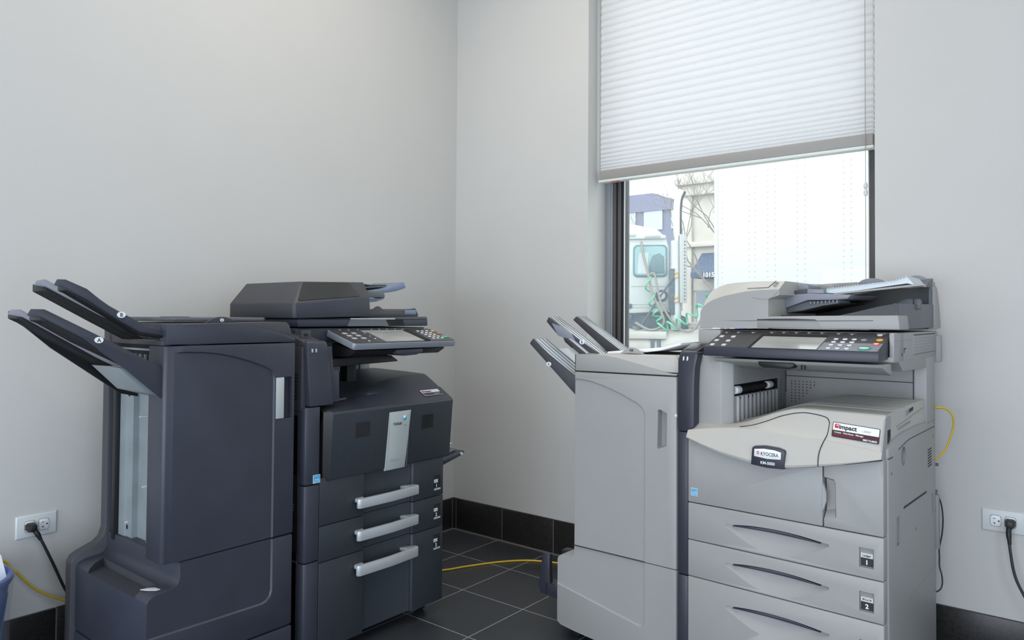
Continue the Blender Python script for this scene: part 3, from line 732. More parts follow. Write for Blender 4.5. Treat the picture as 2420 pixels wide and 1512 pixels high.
MB().cyl((-.588, .004, .80), (-.582, .004, .80), .006, 'key', 12).build('door_latch', FB)
def tray(parent, front, topline, y0, y1, side, top, letter, lx, lz, wing=None, rib_n=4, th=.016, ribmat='line', side2=None):
    """slanted output tray prong: front = side profile; topline = (x,z) along its upper surface"""
    m = MB(); m.prism(front, 'xz', y0, y0+.006, side, .0015)
    t = m.build('output_tray', parent, label='slanted output tray marked %s' % letter if letter else 'second finger of the slanted tray')
    m = MB()
    m.loft([[(x, y0+.003, z), (x, y1, z), (x, y1, z-th), (x, y0+.003, z-th)] for x, z in topline], top, bevel=.001)
    m.build('tray_surface', t)
    m = MB()
    for i in range(rib_n):
        y = y0+.012+(y1-y0-.02)*i/(rib_n-1)
        m.tube([(x, y, z+.0004) for x, z in topline], .0011, ribmat, 6, smooth=0)
        m.tube([(x, y, z-th-.0004) for x, z in topline], .0013, 'gap', 6, smooth=0)
    m.build('tray_rib', t)
    if letter: oval_label(t, 'letter_mark', letter, lx, y0-.0008, lz, .0105, .0078)
    if wing: wing(t)
    return t
A1 = [(-.983, .897), (-.985, .833), (-1.188, 1.003), (-1.184, 1.010), (-1.173, 1.022), (-1.160, 1.012), (-1.10, .968)]
tA = [(-1.174, 1.020), (-1.10, .971), (-.983, .897)]
tray(FB, A1, tA, .03, .115, 'dark_warm', 'tray_top', 'A', -1.099, .933)
def mid(t):
    MB().loft([[(x, .115, z) for x, z in ((-1.12, .985), (-.975, .89), (-.975, .875), (-1.11, .965))], [(x, .20, z) for x, z in ((-1.12, .985), (-.975, .89), (-.975, .875), (-1.11, .965))]], 'tray_top').build('tray_web', t)
tray(FB, [(-1.155, 1.006), (-1.165, 1.026), (-1.158, 1.030), (-.975, .913), (-.975, .880)], [(-1.163, 1.027), (-1.10, .987), (-.975, .907)], .20, .275, 'dark_warm', 'tray_top', None, 0, 0, wing=mid)
def wingB(t):
    MB().prism([(-1.085, 1.078), (-1.058, 1.036), (-1.04, 1.030), (-.985, 1.022), (-1.005, 1.045), (-1.04, 1.066)], 'xz', .026, .034, 'grey_tray', .001).build('side_wing', t)
B1 = [(-.925, .978), (-.992, 1.022), (-1.058, 1.034), (-1.112, 1.084), (-1.103, 1.100), (-1.09, 1.094), (-1.03, 1.056), (-.887, .978)]
tray(FB, B1, [(-1.103, 1.100), (-1.03, 1.055), (-.90, .975)], .03, .10, 'dark_warm', 'tray_top', 'B', -.956, 1.015, wing=wingB)
tray(FB, [(-1.118, 1.090), (-1.104, 1.103), (-1.095, 1.10), (-.913, .985), (-.90, .965), (-.95, .965)], [(-1.103, 1.103), (-1.03, 1.059), (-.90, .978)], .20, .265, 'dark_warm', 'tray_top', None, 0, 0)
m = MB().box(-.985, -.962, .03, .30, .84, .972, 'gap'); m.build('tray_slot', FB)
# paper guard at the foot
def guard(y, dx=0):
    m = MB(); m.loft([[(x+dx, y+yy, z) for x, yy in ((a, 0), (b, 0), (b, .02), (a, .02))] for a, b, z in ((-1.188, -1.160, .085), (-1.196, -1.142, .115), (-1.190, -1.146, .165), (-1.178, -1.146, .234))], 'navy', bevel=.004)
    m.loft([[(x+dx, y+yy, z) for x, yy in ((-1.165, .0), (-1.145, -.012), (-1.030, -.012), (-1.030, .05), (-1.165, .05))] for z in (.088, .130)], 'navy', bevel=.004)
    return m.build('foot_guard', FB)
guard(.10)
m = MB().loft([[(x, y, z) for x, y in ((-1.240, .30), (-1.200, .30), (-1.200, .34), (-1.240, .34))] for z in (.03, .186)], 'navy', bevel=.004).box(-1.205, -1.03, .30, .34, .03, .085, 'navy', .004); m.build('foot_guard', FB)
m = MB().box(-1.055, -1.03, .05, .40, .03, .12, 'navy', .003); m.build('foot_guard', FB)
for x in (-.99, -.64):
    for y in (.06, .46): MB().cyl((x, y-.011, .020), (x, y+.011, .020), .020, 'black', 18, bevel=.002).box(x-.012, x+.012, y-.015, y+.015, .02, .056, 'black').build('caster', FB)

# ================================================================== DARK COPIER
RL = thing('office_copier', 'charcoal office copier with silver drawer handles and ribbed front', 'copier', (.70, -.805, 0), 90)
m = MB(); m.box(-.616, 0, .035, .655, .045, .79, 'dark', .004); m.box(-.56, -.01, .02, .04, .05, .58, 'gap'); m.build('cabinet', RL)
for z0_, z1_ in ((.045, .329), (.333, .569), (.573, .812)):
    m = MB(); m.prism([(-.616, .10), (-.616, .012), (-.612, .002), (-.600, -.002), (-.561, 0), (-.561, .10)], 'xy', z0_, z1_, 'dark', .0015); m.build('corner_column', RL)
m = MB(); m.box(-.6185, -.612, .03, .40, .36, .60, 'black', .001)
for k in range(3): m.box(-.6195, -.617, .05, .075, .49+k*.008, .493+k*.008, 'grey_mid')
m.build('side_cover', RL)
def ldrawer(zb, zt, hz0, hz1, num):
    m = MB()
    m.prism([(-.558, 0), (-.380, 0), (-.374, .016), (-.374, .03), (-.558, .03)], 'xy', zb, zt, 'ribbed', .0012)
    m.prism([(-.380, .0155), (-.374, .018), (-.165, .018), (-.155, .012), (-.155, .03), (-.38, .03)], 'xy', zb, zt, 'recess')
    m.prism([(-.158, .012), (-.155, 0), (-.001, 0), (-.001, .03), (-.158, .03)], 'xy', zb, zt, 'ribbed', .0012)
    o = m.build('paper_drawer', RL)
    m = MB(); zc = (hz0+hz1)/2
    m.prism([(-.421, -.012), (-.421, -.021), (-.416, -.026), (-.41, -.028), (-.28, -.034), (-.16, -.028), (-.151, -.026), (-.146, -.021), (-.146, -.012), (-.165, -.014), (-.28, -.020), (-.40, -.014)], 'xy', hz0, hz1, 'silver', .0035)
    for xa, xb in ((-.421, -.372), (-.195, -.146)):
        if xa < -.3: m.prism([(xa, -.016), (xa+.03, -.018), (xb-.005, .018), (xb-.022, .018), (xa, -.004)], 'xy', hz1-.012, hz1-.001, 'silver', .001)
        else: m.prism([(xb, -.016), (xb-.045, -.02), (xa-.005, .018), (xa+.022, .018), (xb, -.004)], 'xy', hz1-.012, hz1-.001, 'silver', .001)
    m.build('drawer_handle', o)
    m = MB(); zt_ = hz1+.012 if num != '1' else .511; zb_ = zt_-.055
    m.box(-.049, -.016, -.0006, .002, zb_, zt_, 'gap'); m.box(-.049, -.0155, -.0012, .002, zb_, zb_+.007, 'plate'); m.box(-.049, -.030, -.0012, .002, zb_+.028, zb_+.040, 'paperp')
    m.box(-.046, -.035, -.0016, .002, zb_+.033, zb_+.034, 'ink')
    front_text(m, num, .018, -.037, -.0012, zb_+.0105, 'white', off=.0004)
    m.build('size_label', o, label='black tab with a white number %s' % num)
ldrawer(.4355, .585, .466, .498, '1')
ldrawer(.3215, .4330, .360, .393, '2')
ldrawer(.046, .3190, .246, .281, '3')
# ribbed front cover
m = MB()
def fcov(x0, x1, mt): m.loft([[(x, y, z) for y, z in ((.03, .574), (-.003, .574), (-.006, .580), (-.020, .760), (-.0225, .786), (-.020, .789), (.03, .789))] for x in (x0, x1)], mt, bevel=.0015)
fcov(-.527, .026, 'ribbed')
m.loft([[(x, y, z) for y, z in ((.03, .574), (yy, .574), (yy-.003, .590), (yy2, .77), (yy2, .790), (.03, .815))] for x, yy, yy2 in ((-.5465, .006, .002), (-.527, -.004, -.020))], 'black')
fc = m.build('front_cover', RL, label='ribbed charcoal front cover')
def cov_y(z): return -.006-.0155*(z-.58)/.2
for (x0, x1, c_, dk) in ((-.431, -.369, .7235, 'gap'), (-.131, -.071, .7185, 'gap')):
    m = MB()
    for i in range(12):
        x = x0+(x1-x0)*i/12; m.loft([[(x+a, cov_y(z)-.0008+b, z) for a, b in ((0, 0), (.0028, 0), (.0028, .003), (0, .003))] for z in (c_-.025, c_+.025)], 'gap')
    m.build('speaker_grille', fc)['kind'] = 'stuff'
m = MB()
pl = lambda x, z, l=0: (x, cov_y(z)-.0015-l, z)
m.loft([[(x, y, z) for x, y, z in (pl(xa, z, 0), pl(xb, z, 0), (xb, cov_y(z)+.004, z), (xa, cov_y(z)+.004, z))] for z, xa, xb in ((.568, -.296, -.203), (.62, -.294, -.199), (.70, -.291, -.193), (.769, -.289, -.189))], 'plate', bevel=.001)
for xa, xb in ((-.2935, -.289), (-.2005, -.196)):
    m.tube([(xa+.005, cov_y(.572)-.0018, .572), (xb+.002, cov_y(.765)-.0018, .765)], .0005, 'grey_tray', 6)
m.text('TASKalfa', .0135, (-.272, cov_y(.728)-.0030, .722), ENX, (0, -.08, 1), 'ink', off=.0001, sx=.82)
m.text('552ci', .0065, (-.222, cov_y(.72)-.0030, .7165), ENX, (0, -.08, 1), 'keygrey', off=.0001)
m.text('KYOCERA', .0115, (-.276, cov_y(.60)-.0028, .597), ENX, (0, -.08, 1), 'silver', off=.0003, sx=.95)
n = 20; m.loft([[(-.217+rr*math.cos(2*math.pi*k/n), cov_y(.744)-dd, .744+rr*math.sin(2*math.pi*k/n)*1.0) for k in range(n)] for rr, dd in ((.0085, .001), (.0082, .0025), (.006, .004), (.002, .0048))], 'star')
m.loft([[(-.2195+rr*math.cos(2*math.pi*k/n), cov_y(.7475)-dd, .7475+rr*math.sin(2*math.pi*k/n)) for k in range(n)] for rr, dd in ((.0052, .003), (.0042, .0047), (.001, .0052))], 'white')
m.build('name_plate', fc, label='silver vertical name plate with small blue globe mark')
star_label(RL, -.585, -.002, .5745, .026, .026)
# sloped top and output tray
m = MB(); rings = []
def HL(x): return .812+.064*sm((x+.47)/.40)
for x in [-.5465, -.536, -.527]+[-.50+.0376*i for i in range(15)]:
    H = HL(x); z1_ = min(.828, H-.004) if x < -.35 else .828
    k = sm((x+.40)/.12)
    e_ = sm((x+.5465)/.02); ly = .004-.0225*e_
    pr = [(.03, .72), (ly, .789), (ly+.001, .7925), (.042, z1_), (.046, z1_+.003*k), (.050, z1_+.001*k), (.09, z1_+(H-z1_)*.52), (.125, z1_+(H-z1_)*.93), (.14, H), (.25, H+.004), (.43, H+.008), (.43, .72)]
    rings.append([(min(x, .026), y, z) for y, z in pr])
m.loft(rings, 'dark')
m.tube([(x, .0475, .829+.0006) for x in (-.33, -.25, -.15, -.05, .022)], .0014, 'grey_tray', 6)  # highlight along the crease, painted in as a thin grey bead
for k in range(3): m.tube([(-.47+k*.01, .055+.012*k, .8185), (-.42+k*.012, .052+.012*k, .8205)], .0009, 'grey_mid', 6, smooth=0)
m.build('output_tray', RL, sharp=26)
m = MB(); 
A, B = Vector((-.088, .006, .8040)), Vector((-.068, .034, .8260)); ex = ENX; ex = Vector(ex); ey = Vector((0, .86, .50)).normalized(); ez = ex.cross(ey)
O = Vector((-.095, .004, .8075))
quad(m, O, ex, ey, .092, .034, 'white', .0010, .002); quad(m, O+ey*.001+ex*.001, ex, ey, .09, .015, 'maroon', .0016, .001)
quad(m, O+ex*.004+ey*.019, ex, ey, .008, .010, 'inkred', .0016, .0008)
m.text('impact', .013, O+ex*.015+ey*.020+ez*.002, ex, ey, 'ink', off=.0003)
m.text('888.712.8652', .005, O+ex*.052+ey*.005+ez*.0025, ex, ey, 'white')
m.build('dealer_sticker', RL, label='small white and maroon dealer sticker')
# left tower
m = MB()
m.loft([[(x, y, z) for x, y in ((xa, yy), (xb, yy), (xb, .13), (xa, .13))] for z, xa, xb, yy in ((.8145, -.600, -.510, -.004), (.90, -.606, -.520, -.002), (.985, -.611, -.530, 0), (1.012, -.611, -.534, .002), (1.020, -.608, -.538, .008))], 'dark', bevel=.006)
tw = m.build('side_tower', RL, label='upright charcoal tower with two indicator lights')
for x in (-.5955, -.5815):
    MB().prism([(x, .984), (x+.0045, .984), (x+.004, .9945), (x, .996)], 'xz', -.0035, .001, 'plate', .0004).build('indicator_light', tw)
m = MB().prism([(.02, 1.018), (.14, 1.048), (.14, .99), (.02, .99)], 'yz', -.612, -.54, 'dark_warm', .003); m.box(-.600, -.562, .05, .055, 1.02, 1.052, 'dark_warm', .001); m.box(-.589, -.575, .0485, .0505, 1.034, 1.042, 'gap', .001)
m.build('tower_top', tw)
m = MB()
for i in range(2):
    for k in range(8): m.box(-.6185, -.600, .040+i*.035, .062+i*.035, .835+k*.011, .840+k*.011, 'gap')
m.box(-.617, -.600, .02, .35, .80, 1.0, 'dark_warm', .002); m.build('tower_vent', tw)
m = MB().prism([(-.524, .82), (-.480, .822), (-.484, .921), (-.506, .925), (-.512, 1.0), (-.530, 1.0)], 'xz', .006, .12, 'dark', .002); m.build('inner_post', RL)
# inner relay tray and rear wall
m = MB().prism([(-.50, .955), (-.36, .962), (-.22, .960), (-.188, .941), (-.19, .937), (-.36, .933), (-.50, .929)], 'xz', .05, .30, 'black', .003)
m.box(-.36, -.32, .12, .16, .87, .94, 'black', .002)
m.build('relay_tray', RL, label='black inner tray')
m = MB(); m.box(-.60, -.003, .43, .655, .79, 1.028, 'grey_mid', .004); m.box(-.05, -.002, .425, .432, .80, 1.0, 'steel', .001); m.box(-.50, -.20, .40, .432, .86, .93, 'blue_tray', .003); m.build('rear_wall', RL)
m = MB(); m.box(-.585, -.004, .102, .655, 1.012, 1.058, 'dark', .004); m.build('scanner_body', RL)
# control panel
m = MB()
slL = math.atan2(.043, .145); uL = Vector((0, -math.sin(slL), math.cos(slL)))
def pq(x, y, lift=0): return Vector((x, y, 1.010+(y+.055)*math.tan(slL)))+uL*lift
def prr(x0, x1, y0, y1, r): return [(a, b) for a, b in rrect(x0, x1, y0, y1, r, 5)]
pts = prr(-.472, .008, -.056, .092, .012)
m.loft([[pq(a, b, -.022) for a, b in pts], [pq(a, b, -.001) for a, b in pts]], 'rim', bevel=.002, ang=50)
pn = m.build('control_panel', RL, label='tilted control panel with a silver edge')
m = MB(); ptq = prr(-.468, .004, -.052, .088, .010); m.loft([[pq(a, b, -.002) for a, b in ptq], [pq(a, b, .0008) for a, b in ptq]], 'panel'); m.build('panel_face', pn)
PQ = dict(P=pq)
m = MB(); pquad(m, -.330, -.150, -.047, .048, 'lcd', .0020, **PQ); m.build('touch_screen', pn)
m = MB(); pquad(m, -.150, -.122, -.047, .068, 'gap', .0040, **PQ, th=.004); pquad(m, -.345, -.122, .052, .072, 'keygrey', .0016, **PQ); m.build('screen_bezel', pn)
for y in (.055, .033, .0135, -.0065, -.027):
    for x in (-.086, -.0635, -.041):
        m = MB(); pell(m, x, y, .0070, .0052, 'key', .003, **PQ); m.build('number_key', pn)
m = MB(); pell(m, -.012, .054, .0080, .0070, 'orange', .003, **PQ); m.build('reset_key', pn, label='orange key')
m = MB(); pell(m, -.012, .022, .0085, .0070, 'red', .003, **PQ); m.build('stop_key', pn, label='red key')
m = MB(); pell(m, -.016, -.013, .0150, .0110, 'green2', .003, **PQ); m.build('start_key', pn, label='large green key')
for (x, y) in ((-.434, .043), (-.395, .043), (-.434, .018), (-.396, .018), (-.434, -.008), (-.395, -.008)):
    m = MB(); pquad(m, x-.0085, x+.0085, y-.0055, y+.0055, 'keyoff', .0025, **PQ, th=.002); m.build('function_key', pn)
for (x, y) in ((-.394, -.035), (-.350, .041), (-.350, .013), (-.350, -.014), (-.424, .082), (-.388, .081), (-.348, .081), (-.285, .083), (-.249, .083), (-.213, .083), (-.174, .083), (-.136, .083), (-.028, .080), (-.008, .080)):
    m = MB(); pell(m, x, y, .004, .003, 'key' if y < 0 else 'keygrey', .002, **PQ); m.build('menu_key', pn)
m = MB(); m.prism([(-.035, .985), (.09, 1.01), (.09, .96), (.0, .965)], 'yz', -.45, -.03, 'black', .004)
m.build('panel_underside', RL)
m = MB(); m.prism([(-.27, .985), (-.15, .985), (-.15, .972), (-.18, .964), (-.24, .962), (-.27, .968)], 'xz', -.04, .03, 'dark', .004); m.prism([(-.15, .982), (-.09, .982), (-.092, .975), (-.15, .972)], 'xz', -.03, .03, 'black', .002); m.build('panel_catch', RL)
# document feeder
m = MB()
m.prism([(-.583, 1.062), (-.583, 1.088), (-.001, 1.098), (.001, 1.092), (.003, 1.063)], 'xz', .092, .655, 'dark', .004)
adl = m.build('document_feeder', RL)
MB().box(-.583, -.01, .0905, .10, 1.0870, 1.0885, 'gap').build('slab_seam', adl)
m = MB(); m.box(-.372, -.168, .0885, .096, 1.0870, 1.0915, 'plate', .001); m.build('lift_handle', adl, label='thin pale handle strip')
m = MB(); m.loft([[(x, y, z) for x, y in ((a, .0900), (b, .0900), (b, .10), (a, .10))] for a, b, z in ((-.385, -.195, 1.0635), (-.372, -.212, 1.0865))], 'grey_mid'); m.loft([[(x, y, z) for x, y in ((a, .0898), (b, .0898), (b, .10), (a, .10))] for a, b, z in ((-.197, -.12, 1.064), (-.212, -.13, 1.0865))], 'gap'); m.build('lift_recess', adl)
# feeder housing: loft from bottom rectangle to chamfered top
m = MB()
def rr_(x0, x1, y0, y1, z, c=.012): return [(x0+c, y0, z), (x1, y0, z), (x1, y1, z), (x0+c, y1, z), (x0, y1-c, z), (x0, y0+c, z)]
def hring(z, x0, x1, y0, y1, zs=0):
    # zs: extra height at the right end
    return [(x0+.008, y0, z), (x1, y0, z+zs), (x1, y1, z+zs), (x0+.03, y1, z), (x0, y1-.03, z), (x0, y0+.008, z)]
m.loft([hring(1.090, -.600, -.287, .090, .50, .008), hring(1.139, -.600, -.287, .090, .50, .027), hring(1.212, -.540, -.277, .138, .495, .008)], 'dark_warm', bevel=.003, ang=12)
m.build('feeder_housing', adl)
m = MB()  # front lower panel
m.prism([(-.586, 1.090), (-.588, 1.134), (-.580, 1.137), (-.300, 1.1635), (-.292, 1.163), (-.286, 1.098)], 'xz', .0865, .10, 'dark', .0025)
m.build('feeder_front_panel', adl)
m = MB()  # smoked window lying on the sloping front face
def wf(x, t): # t 0..1 up the sloped face
    zb = 1.139+.027*(x+.592)/.305; zt = 1.212+.008*(x+.532)/.255
    z = zb+(zt-zb)*t; y = .090+.048*t; return Vector((x, y-.0018, z+.0006))
pw = [wf(-.578, .10), wf(-.330, .10), wf(-.3255, .16), wf(-.345, .92), wf(-.356, .96), wf(-.528, .96), wf(-.538, .92), wf(-.580, .16)]
m.loft([[p+Vector((0, .003, -.002)) for p in pw], pw], 'smoke'); m.build('smoked_window', adl, label='dark smoked window')
m = MB()
m.loft([[(x, y, z) for y in (.14, .42) for z in (0,)] for x, z in ()] or [[(x, .22, z), (x, .40, z), (x, .40, z-t_), (x, .22, z-t_)] for x, z, t_ in ((-.29, 1.190, .012), (-.17, 1.194, .012), (-.09, 1.207, .017), (-.045, 1.219, .022), (-.010, 1.233, .027), (-.003, 1.234, .024), (.006, 1.214, .004))], 'blue_tray', bevel=.003)
m.build('input_tray', adl, label='blue grey slanted input tray')
m = MB(); m.loft([[(x, .15, z), (x, .20, z), (x, .20, z-h_), (x, .15, z-h_)] for x, z, h_ in ((-.29, 1.190, .025), (-.185, 1.190, .022), (-.170, 1.186, .020), (-.165, 1.178, .012))], 'grey_mid', bevel=.002)
m.loft([[(x, .16, z), (x, .22, z), (x, .22, z-h_), (x, .16, z-h_)] for x, z, h_ in ((-.29, 1.164, .02), (-.20, 1.164, .012), (-.160, 1.166, .003))], 'blue_tray', bevel=.001)
m.build('tray_arm', adl)
m = MB(); m.loft([[(x, .26, z), (x, .44, z), (x, .44, z-.005), (x, .26, z-.005)] for x, z in ((-.27, 1.222), (-.22, 1.226), (-.18, 1.222), (-.14, 1.219), (-.06, 1.222))], 'dark_warm'); m.build('rear_guide', adl)
m = MB(); m.prism([(-.285, 1.10), (-.241, 1.114), (-.205, 1.134), (-.194, 1.136), (-.185, 1.132), (-.160, 1.117), (-.090, 1.121), (-.008, 1.131), (.009, 1.104), (.0, 1.094), (-.285, 1.094)], 'xz', .15, .155, 'dark_warm', .002)
m.prism([(-.285, 1.094), (-.285, 1.104), (-.16, 1.112), (-.008, 1.128), (-.001, 1.10), (-.003, 1.094)], 'xz', .155, .46, 'dark', .002)
m.box(-.065, -.006, .1485, .151, 1.106, 1.123, 'blue_tray', .001)
m.build('output_tray', adl)
for x in (-.58, -.04):
    for y in (.08, .58): MB().cyl((x-.012, y, .0225), (x+.012, y, .0225), .0225, 'black', 20, bevel=.002).box(x-.016, x+.016, y-.015, y+.015, .03, .05, 'black').build('caster', RL)
# bypass tray on the right side with paper
BT = MB()
BT.prism([(.0, .497), (.012, .494), (.10, .512), (.205, .536), (.228, .548), (.226, .553), (.205, .549), (.10, .532), (.0, .512)], 'xz', .10, .38, 'dark', .002)
bt = BT.build('bypass_tray', RL)
MB().cyl((.205, .094, .5445), (.205, .100, .5445), .005, 'key', 12).build('tray_knob', bt)
MB().prism([(.05, .5215), (.05, .5265), (.208, .5605), (.210, .5555)], 'xz', .13, .36, 'grey_mid', .001).build('tray_extension', bt)

# ================================================================== DARK FINISHER
FL = thing('document_finisher', 'charcoal sorting finisher with open metal side, left of the charcoal copier', 'finisher', (.70, -.805, 0), 90)
cut1 = cutter()
cq = [(-1.3, .263), (-1.3, 1.001), (-1.003, 1.001), (-.95, .999), (-.90, .993), (-.85, .982), (-.80, .967), (-.75, .948), (-.735, .939), (-.726, .927), (-.7225, .91), (-.7225, .285), (-.728, .268), (-.740, .256), (-.757, .251), (-.90, .253)]
cut1.loft([[(x, -.002, z) for x, z in cq], [(x, .0055, z) for x, z in inset(cq, .005)]], 'dark')
hcut = cutter().box(-.721, -.666, -.02, .018, .789, .914, 'navy')
def fcol(z0_, z1_, cuts, name):
    m = MB(); m.prism([(-1.050, .10), (-1.052, .016), (-1.046, .008), (-1.028, .006), (-1.012, .001), (-1.000, 0), (-.655, 0), (-.655, .10)], 'xy', z0_, z1_, 'dark', .003, ang=15); return m.build(name, FL, cuts=cuts)
fcol(.4400, 1.0160, [cut1, hcut], 'front_door')
m = MB().box(-.720, -.6925, -.0012, .016, .790, .913, 'plate', .0015); m.build('door_handle', FL, label='white vertical handle strip')
# lower door + foot block
cut2 = cutter(); cut2.loft([[(x, -.002, z) for x, z in cq], [(x, .0055, z) for x, z in inset(cq, .005)]], 'dark')
m = MB()
low = [(-1.088, .165), (-1.088, .352), (-1.080, .362), (-1.065, .368), (-1.02, .372), (-1.006, .380), (-1.001, .395), (-1.001, .4365), (-.655, .4365), (-.655, .165)]
m.prism([(x, z) for x, z in low], 'xz', 0, .46, 'dark', .006)
pocket = cutter().loft([[(x, y, z) for x, y in ((-1.10, .075), (-1.032, .075), (-1.030, .41), (-1.10, .36))] for z in (.350, .40)], 'dark_warm')
m.build('foot_cover', FL, cuts=[cut2, pocket])
m = MB().prism([(-1.088, .02), (-1.088, .1615), (-.655, .1615), (-.655, .02)], 'xz', 0, .46, 'dark', .004); m.build('base_skirt', FL)
m = MB(); m.prism([(-1.100, .02), (-1.100, .362), (-1.092, .378), (-1.075, .388), (-1.03, .405), (-1.012, .420), (-1.004, .445), (-1.004, 1.055), (-.66, 1.055), (-.66, .02)], 'xz', .46, .50, 'dark_warm', .004); m.build('rear_panel', FL)
m = MB().box(-1.000, -.975, .10, .46, .372, .392, 'dark_warm', .003).box(-1.004, -.975, .405, .425, .42, .92, 'black', .001); m.build('inner_sill', FL)
m = MB()
prof = [(.10, -.985), (.118, -.985), (.120, -.978), (.150, -.978), (.152, -.985), (.160, -.985), (.162, -.972), (.236, -.972), (.238, -.982), (.246, -.982), (.248, -.972), (.322, -.972), (.324, -.988), (.362, -.988), (.364, -.992), (.402, -.992), (.402, -.955), (.10, -.955)]
m.prism([(x, y) for y, x in prof], 'xy', .405, .93, 'steel')
for y, z in ((.16, .50), (.165, .70), (.245, .60), (.27, .80), (.35, .48), (.348, .88)): m.cyl((-.995, y, z), (-.97, y, z), .0022, 'white', 8)
for y, z in ((.352, .465), (.352, .86)): m.box(-.9895, -.985, y-.004, y+.004, z-.006, z+.006, 'gap')
m.prism([(-.994, .10), (-.994, .402), (-.960, .402), (-.960, .10)], 'xy', .400, .412, 'steel')
m.build('metal_side_panel', FL, label='galvanised folded metal panel')
m = MB().box(-.97, -.665, .10, .46, .42, 1.01, 'black'); m.build('inner_body', FL)
# exit slot
m = MB(); m.box(-1.045, -.97, .02, .40, .955, 1.016, 'gap'); m.box(-1.052, -1.03, .015, .30, 1.0165, 1.030, 'dark_warm', .002)
m.box(-1.050, -1.04, .05, .28, 1.000, 1.006, 'steel', .001)
for i in range(7): m.box(-1.049, -1.04, .06+i*.03, .073+i*.03, .972, .990, 'grey_mid', .001)
m.box(-1.050, -1.04, .09, .14, .960, .967, 'white', .001); m.box(-1.050, -1.04, .17, .21, .955, .962, 'white', .001)
m.build('exit_slot', FL)
# trays
tAL = [(-1.338, 1.104), (-1.325, 1.098), (-1.248, 1.050), (-1.051, .945)]
def skirtA(t):
    MB().prism([(-1.340, 1.109), (-1.310, 1.098), (-1.051, .962), (-1.051, .955), (-1.331, 1.1)], 'xz', .033, .038, 'grey_mid').build('inner_lip', t)
def brace(t):
    MB().loft([[(x, y, z) for x, z in ((-1.150, .962), (-1.03, .950), (-1.0, .92), (-1.0, .868), (-1.082, .893))] for y in (.045, .215)], 'steel', bevel=.001).build('metal_bracket', t)
tray(FL, [(-1.051, .876), (-1.051, .959), (-1.210, 1.046), (-1.325, 1.107), (-1.331, 1.110), (-1.358, 1.110), (-1.366, 1.095), (-1.336, 1.089), (-1.248, 1.041), (-1.144, .959)], tAL, .02, .095, 'dark', 'black', 'A', -1.210, 1.035, wing=brace, th=.02, ribmat='grey_mid')
def tarm(t):
    MB().prism([(-1.322, 1.098), (-1.300, 1.072), (-1.230, 1.008), (-1.050, .873), (-1.0, .86), (-1.0, .90), (-1.15, .985), (-1.31, 1.090)], 'xz', .270, .276, 'black').build('support_rib', t)
tray(FL, [(-1.352, 1.097), (-1.345, 1.109), (-1.325, 1.110), (-1.15, 1.003), (-1.0, .912), (-1.0, .900), (-1.15, .985), (-1.32, 1.090)], [(-1.330, 1.105), (-1.311, 1.095), (-1.240, 1.046), (-1.0, .900)], .195, .27, 'grey_tray', 'black', None, 0, 0, wing=tarm, th=.018, ribmat='grey_mid')
tray(FL, [(-1.046, 1.042), (-1.046, 1.055), (-1.095, 1.071), (-1.160, 1.105), (-1.186, 1.120), (-1.210, 1.137), (-1.239, 1.161), (-1.287, 1.182), (-1.304, 1.182), (-1.311, 1.168), (-1.293, 1.162), (-1.24, 1.135), (-1.16, 1.082), (-1.111, 1.054)], [(-1.286, 1.168), (-1.275, 1.163), (-1.18, 1.105), (-1.11, 1.060), (-1.04, 1.048)], .02, .072, 'dark', 'black', 'B', -1.158, 1.098, th=.012, ribmat='grey_mid')
tray(FL, [(-1.296, 1.172), (-1.290, 1.184), (-1.271, 1.188), (-1.14, 1.116), (-1.0, 1.036), (-1.0, 1.030), (-1.14, 1.096), (-1.27, 1.168)], [(-1.276, 1.176), (-1.262, 1.168), (-1.14, 1.098), (-1.0, 1.020)], .195, .27, 'grey_tray', 'black', None, 0, 0, th=.018, ribmat='grey_mid')
# top
m = MB()
m.prism([(-1.050, 1.019), (-1.050, 1.0735), (-1.003, 1.0735), (-.90, 1.076), (-.86, 1.0745), (-.80, 1.067), (-.74, 1.056), (-.69, 1.042), (-.657, 1.031), (-.655, 1.027), (-.655, 1.019)], 'xz', 0, .04, 'dark', .002, ang=40)
m.prism([(-.91, 1.02), (-.91, 1.0765), (-.70, 1.0795), (-.678, 1.0785), (-.668, 1.070), (-.658, 1.040), (-.658, 1.02)], 'xz', .012, .10, 'dark_warm', .003)
m.box(-1.0, -.658, .09, .47, 1.012, 1.076, 'dark_warm', .004); m.build('top_cap', FL)
m = MB(); n = 14
m.prism([(-.915+.095*(k/n), 1.0765+.0175*math.sin(math.pi*k/n)**.8) for k in range(n+1)], 'xz', .05, .058, 'dark', .001); tb = m.build('tray_tab', FL)
oval_label(tb, 'letter_mark', 'C', -.868, .0495, 1.0845, .006, .005)
m = MB(); m.prism(rrect(-.99, -.67, .12, .44, .03), 'xy', 1.080, 1.092, 'grey_mid', .004); m.prism(rrect(-.93, -.88, .20, .30, .01), 'xy', 1.090, 1.0935, 'black'); m.build('top_tray', FL)
for x in (-1.04, -.70):
    for y in (.06, .42): MB().cyl((x, y-.010, .0165), (x, y+.010, .0165), .0165, 'black', 18, bevel=.002).build('caster', FL)
m = MB(); ex = Vector((.55, -.83, 0)).normalized(); ey = Vector((.83, .55, 0)).normalized(); O = Vector((-1.075, .072, .3702))
m.loft([[O+ex*a+ey*b+Vector((0, 0, h_)) for a, b in ((0, 0), (.018, -.004), (.045, 0), (.052, .008), (.03, .018), (.012, .012))] for h_ in (-.0006, .0006)], 'white'); m.build('torn_sticker', FL, label='torn remains of a white sticker')

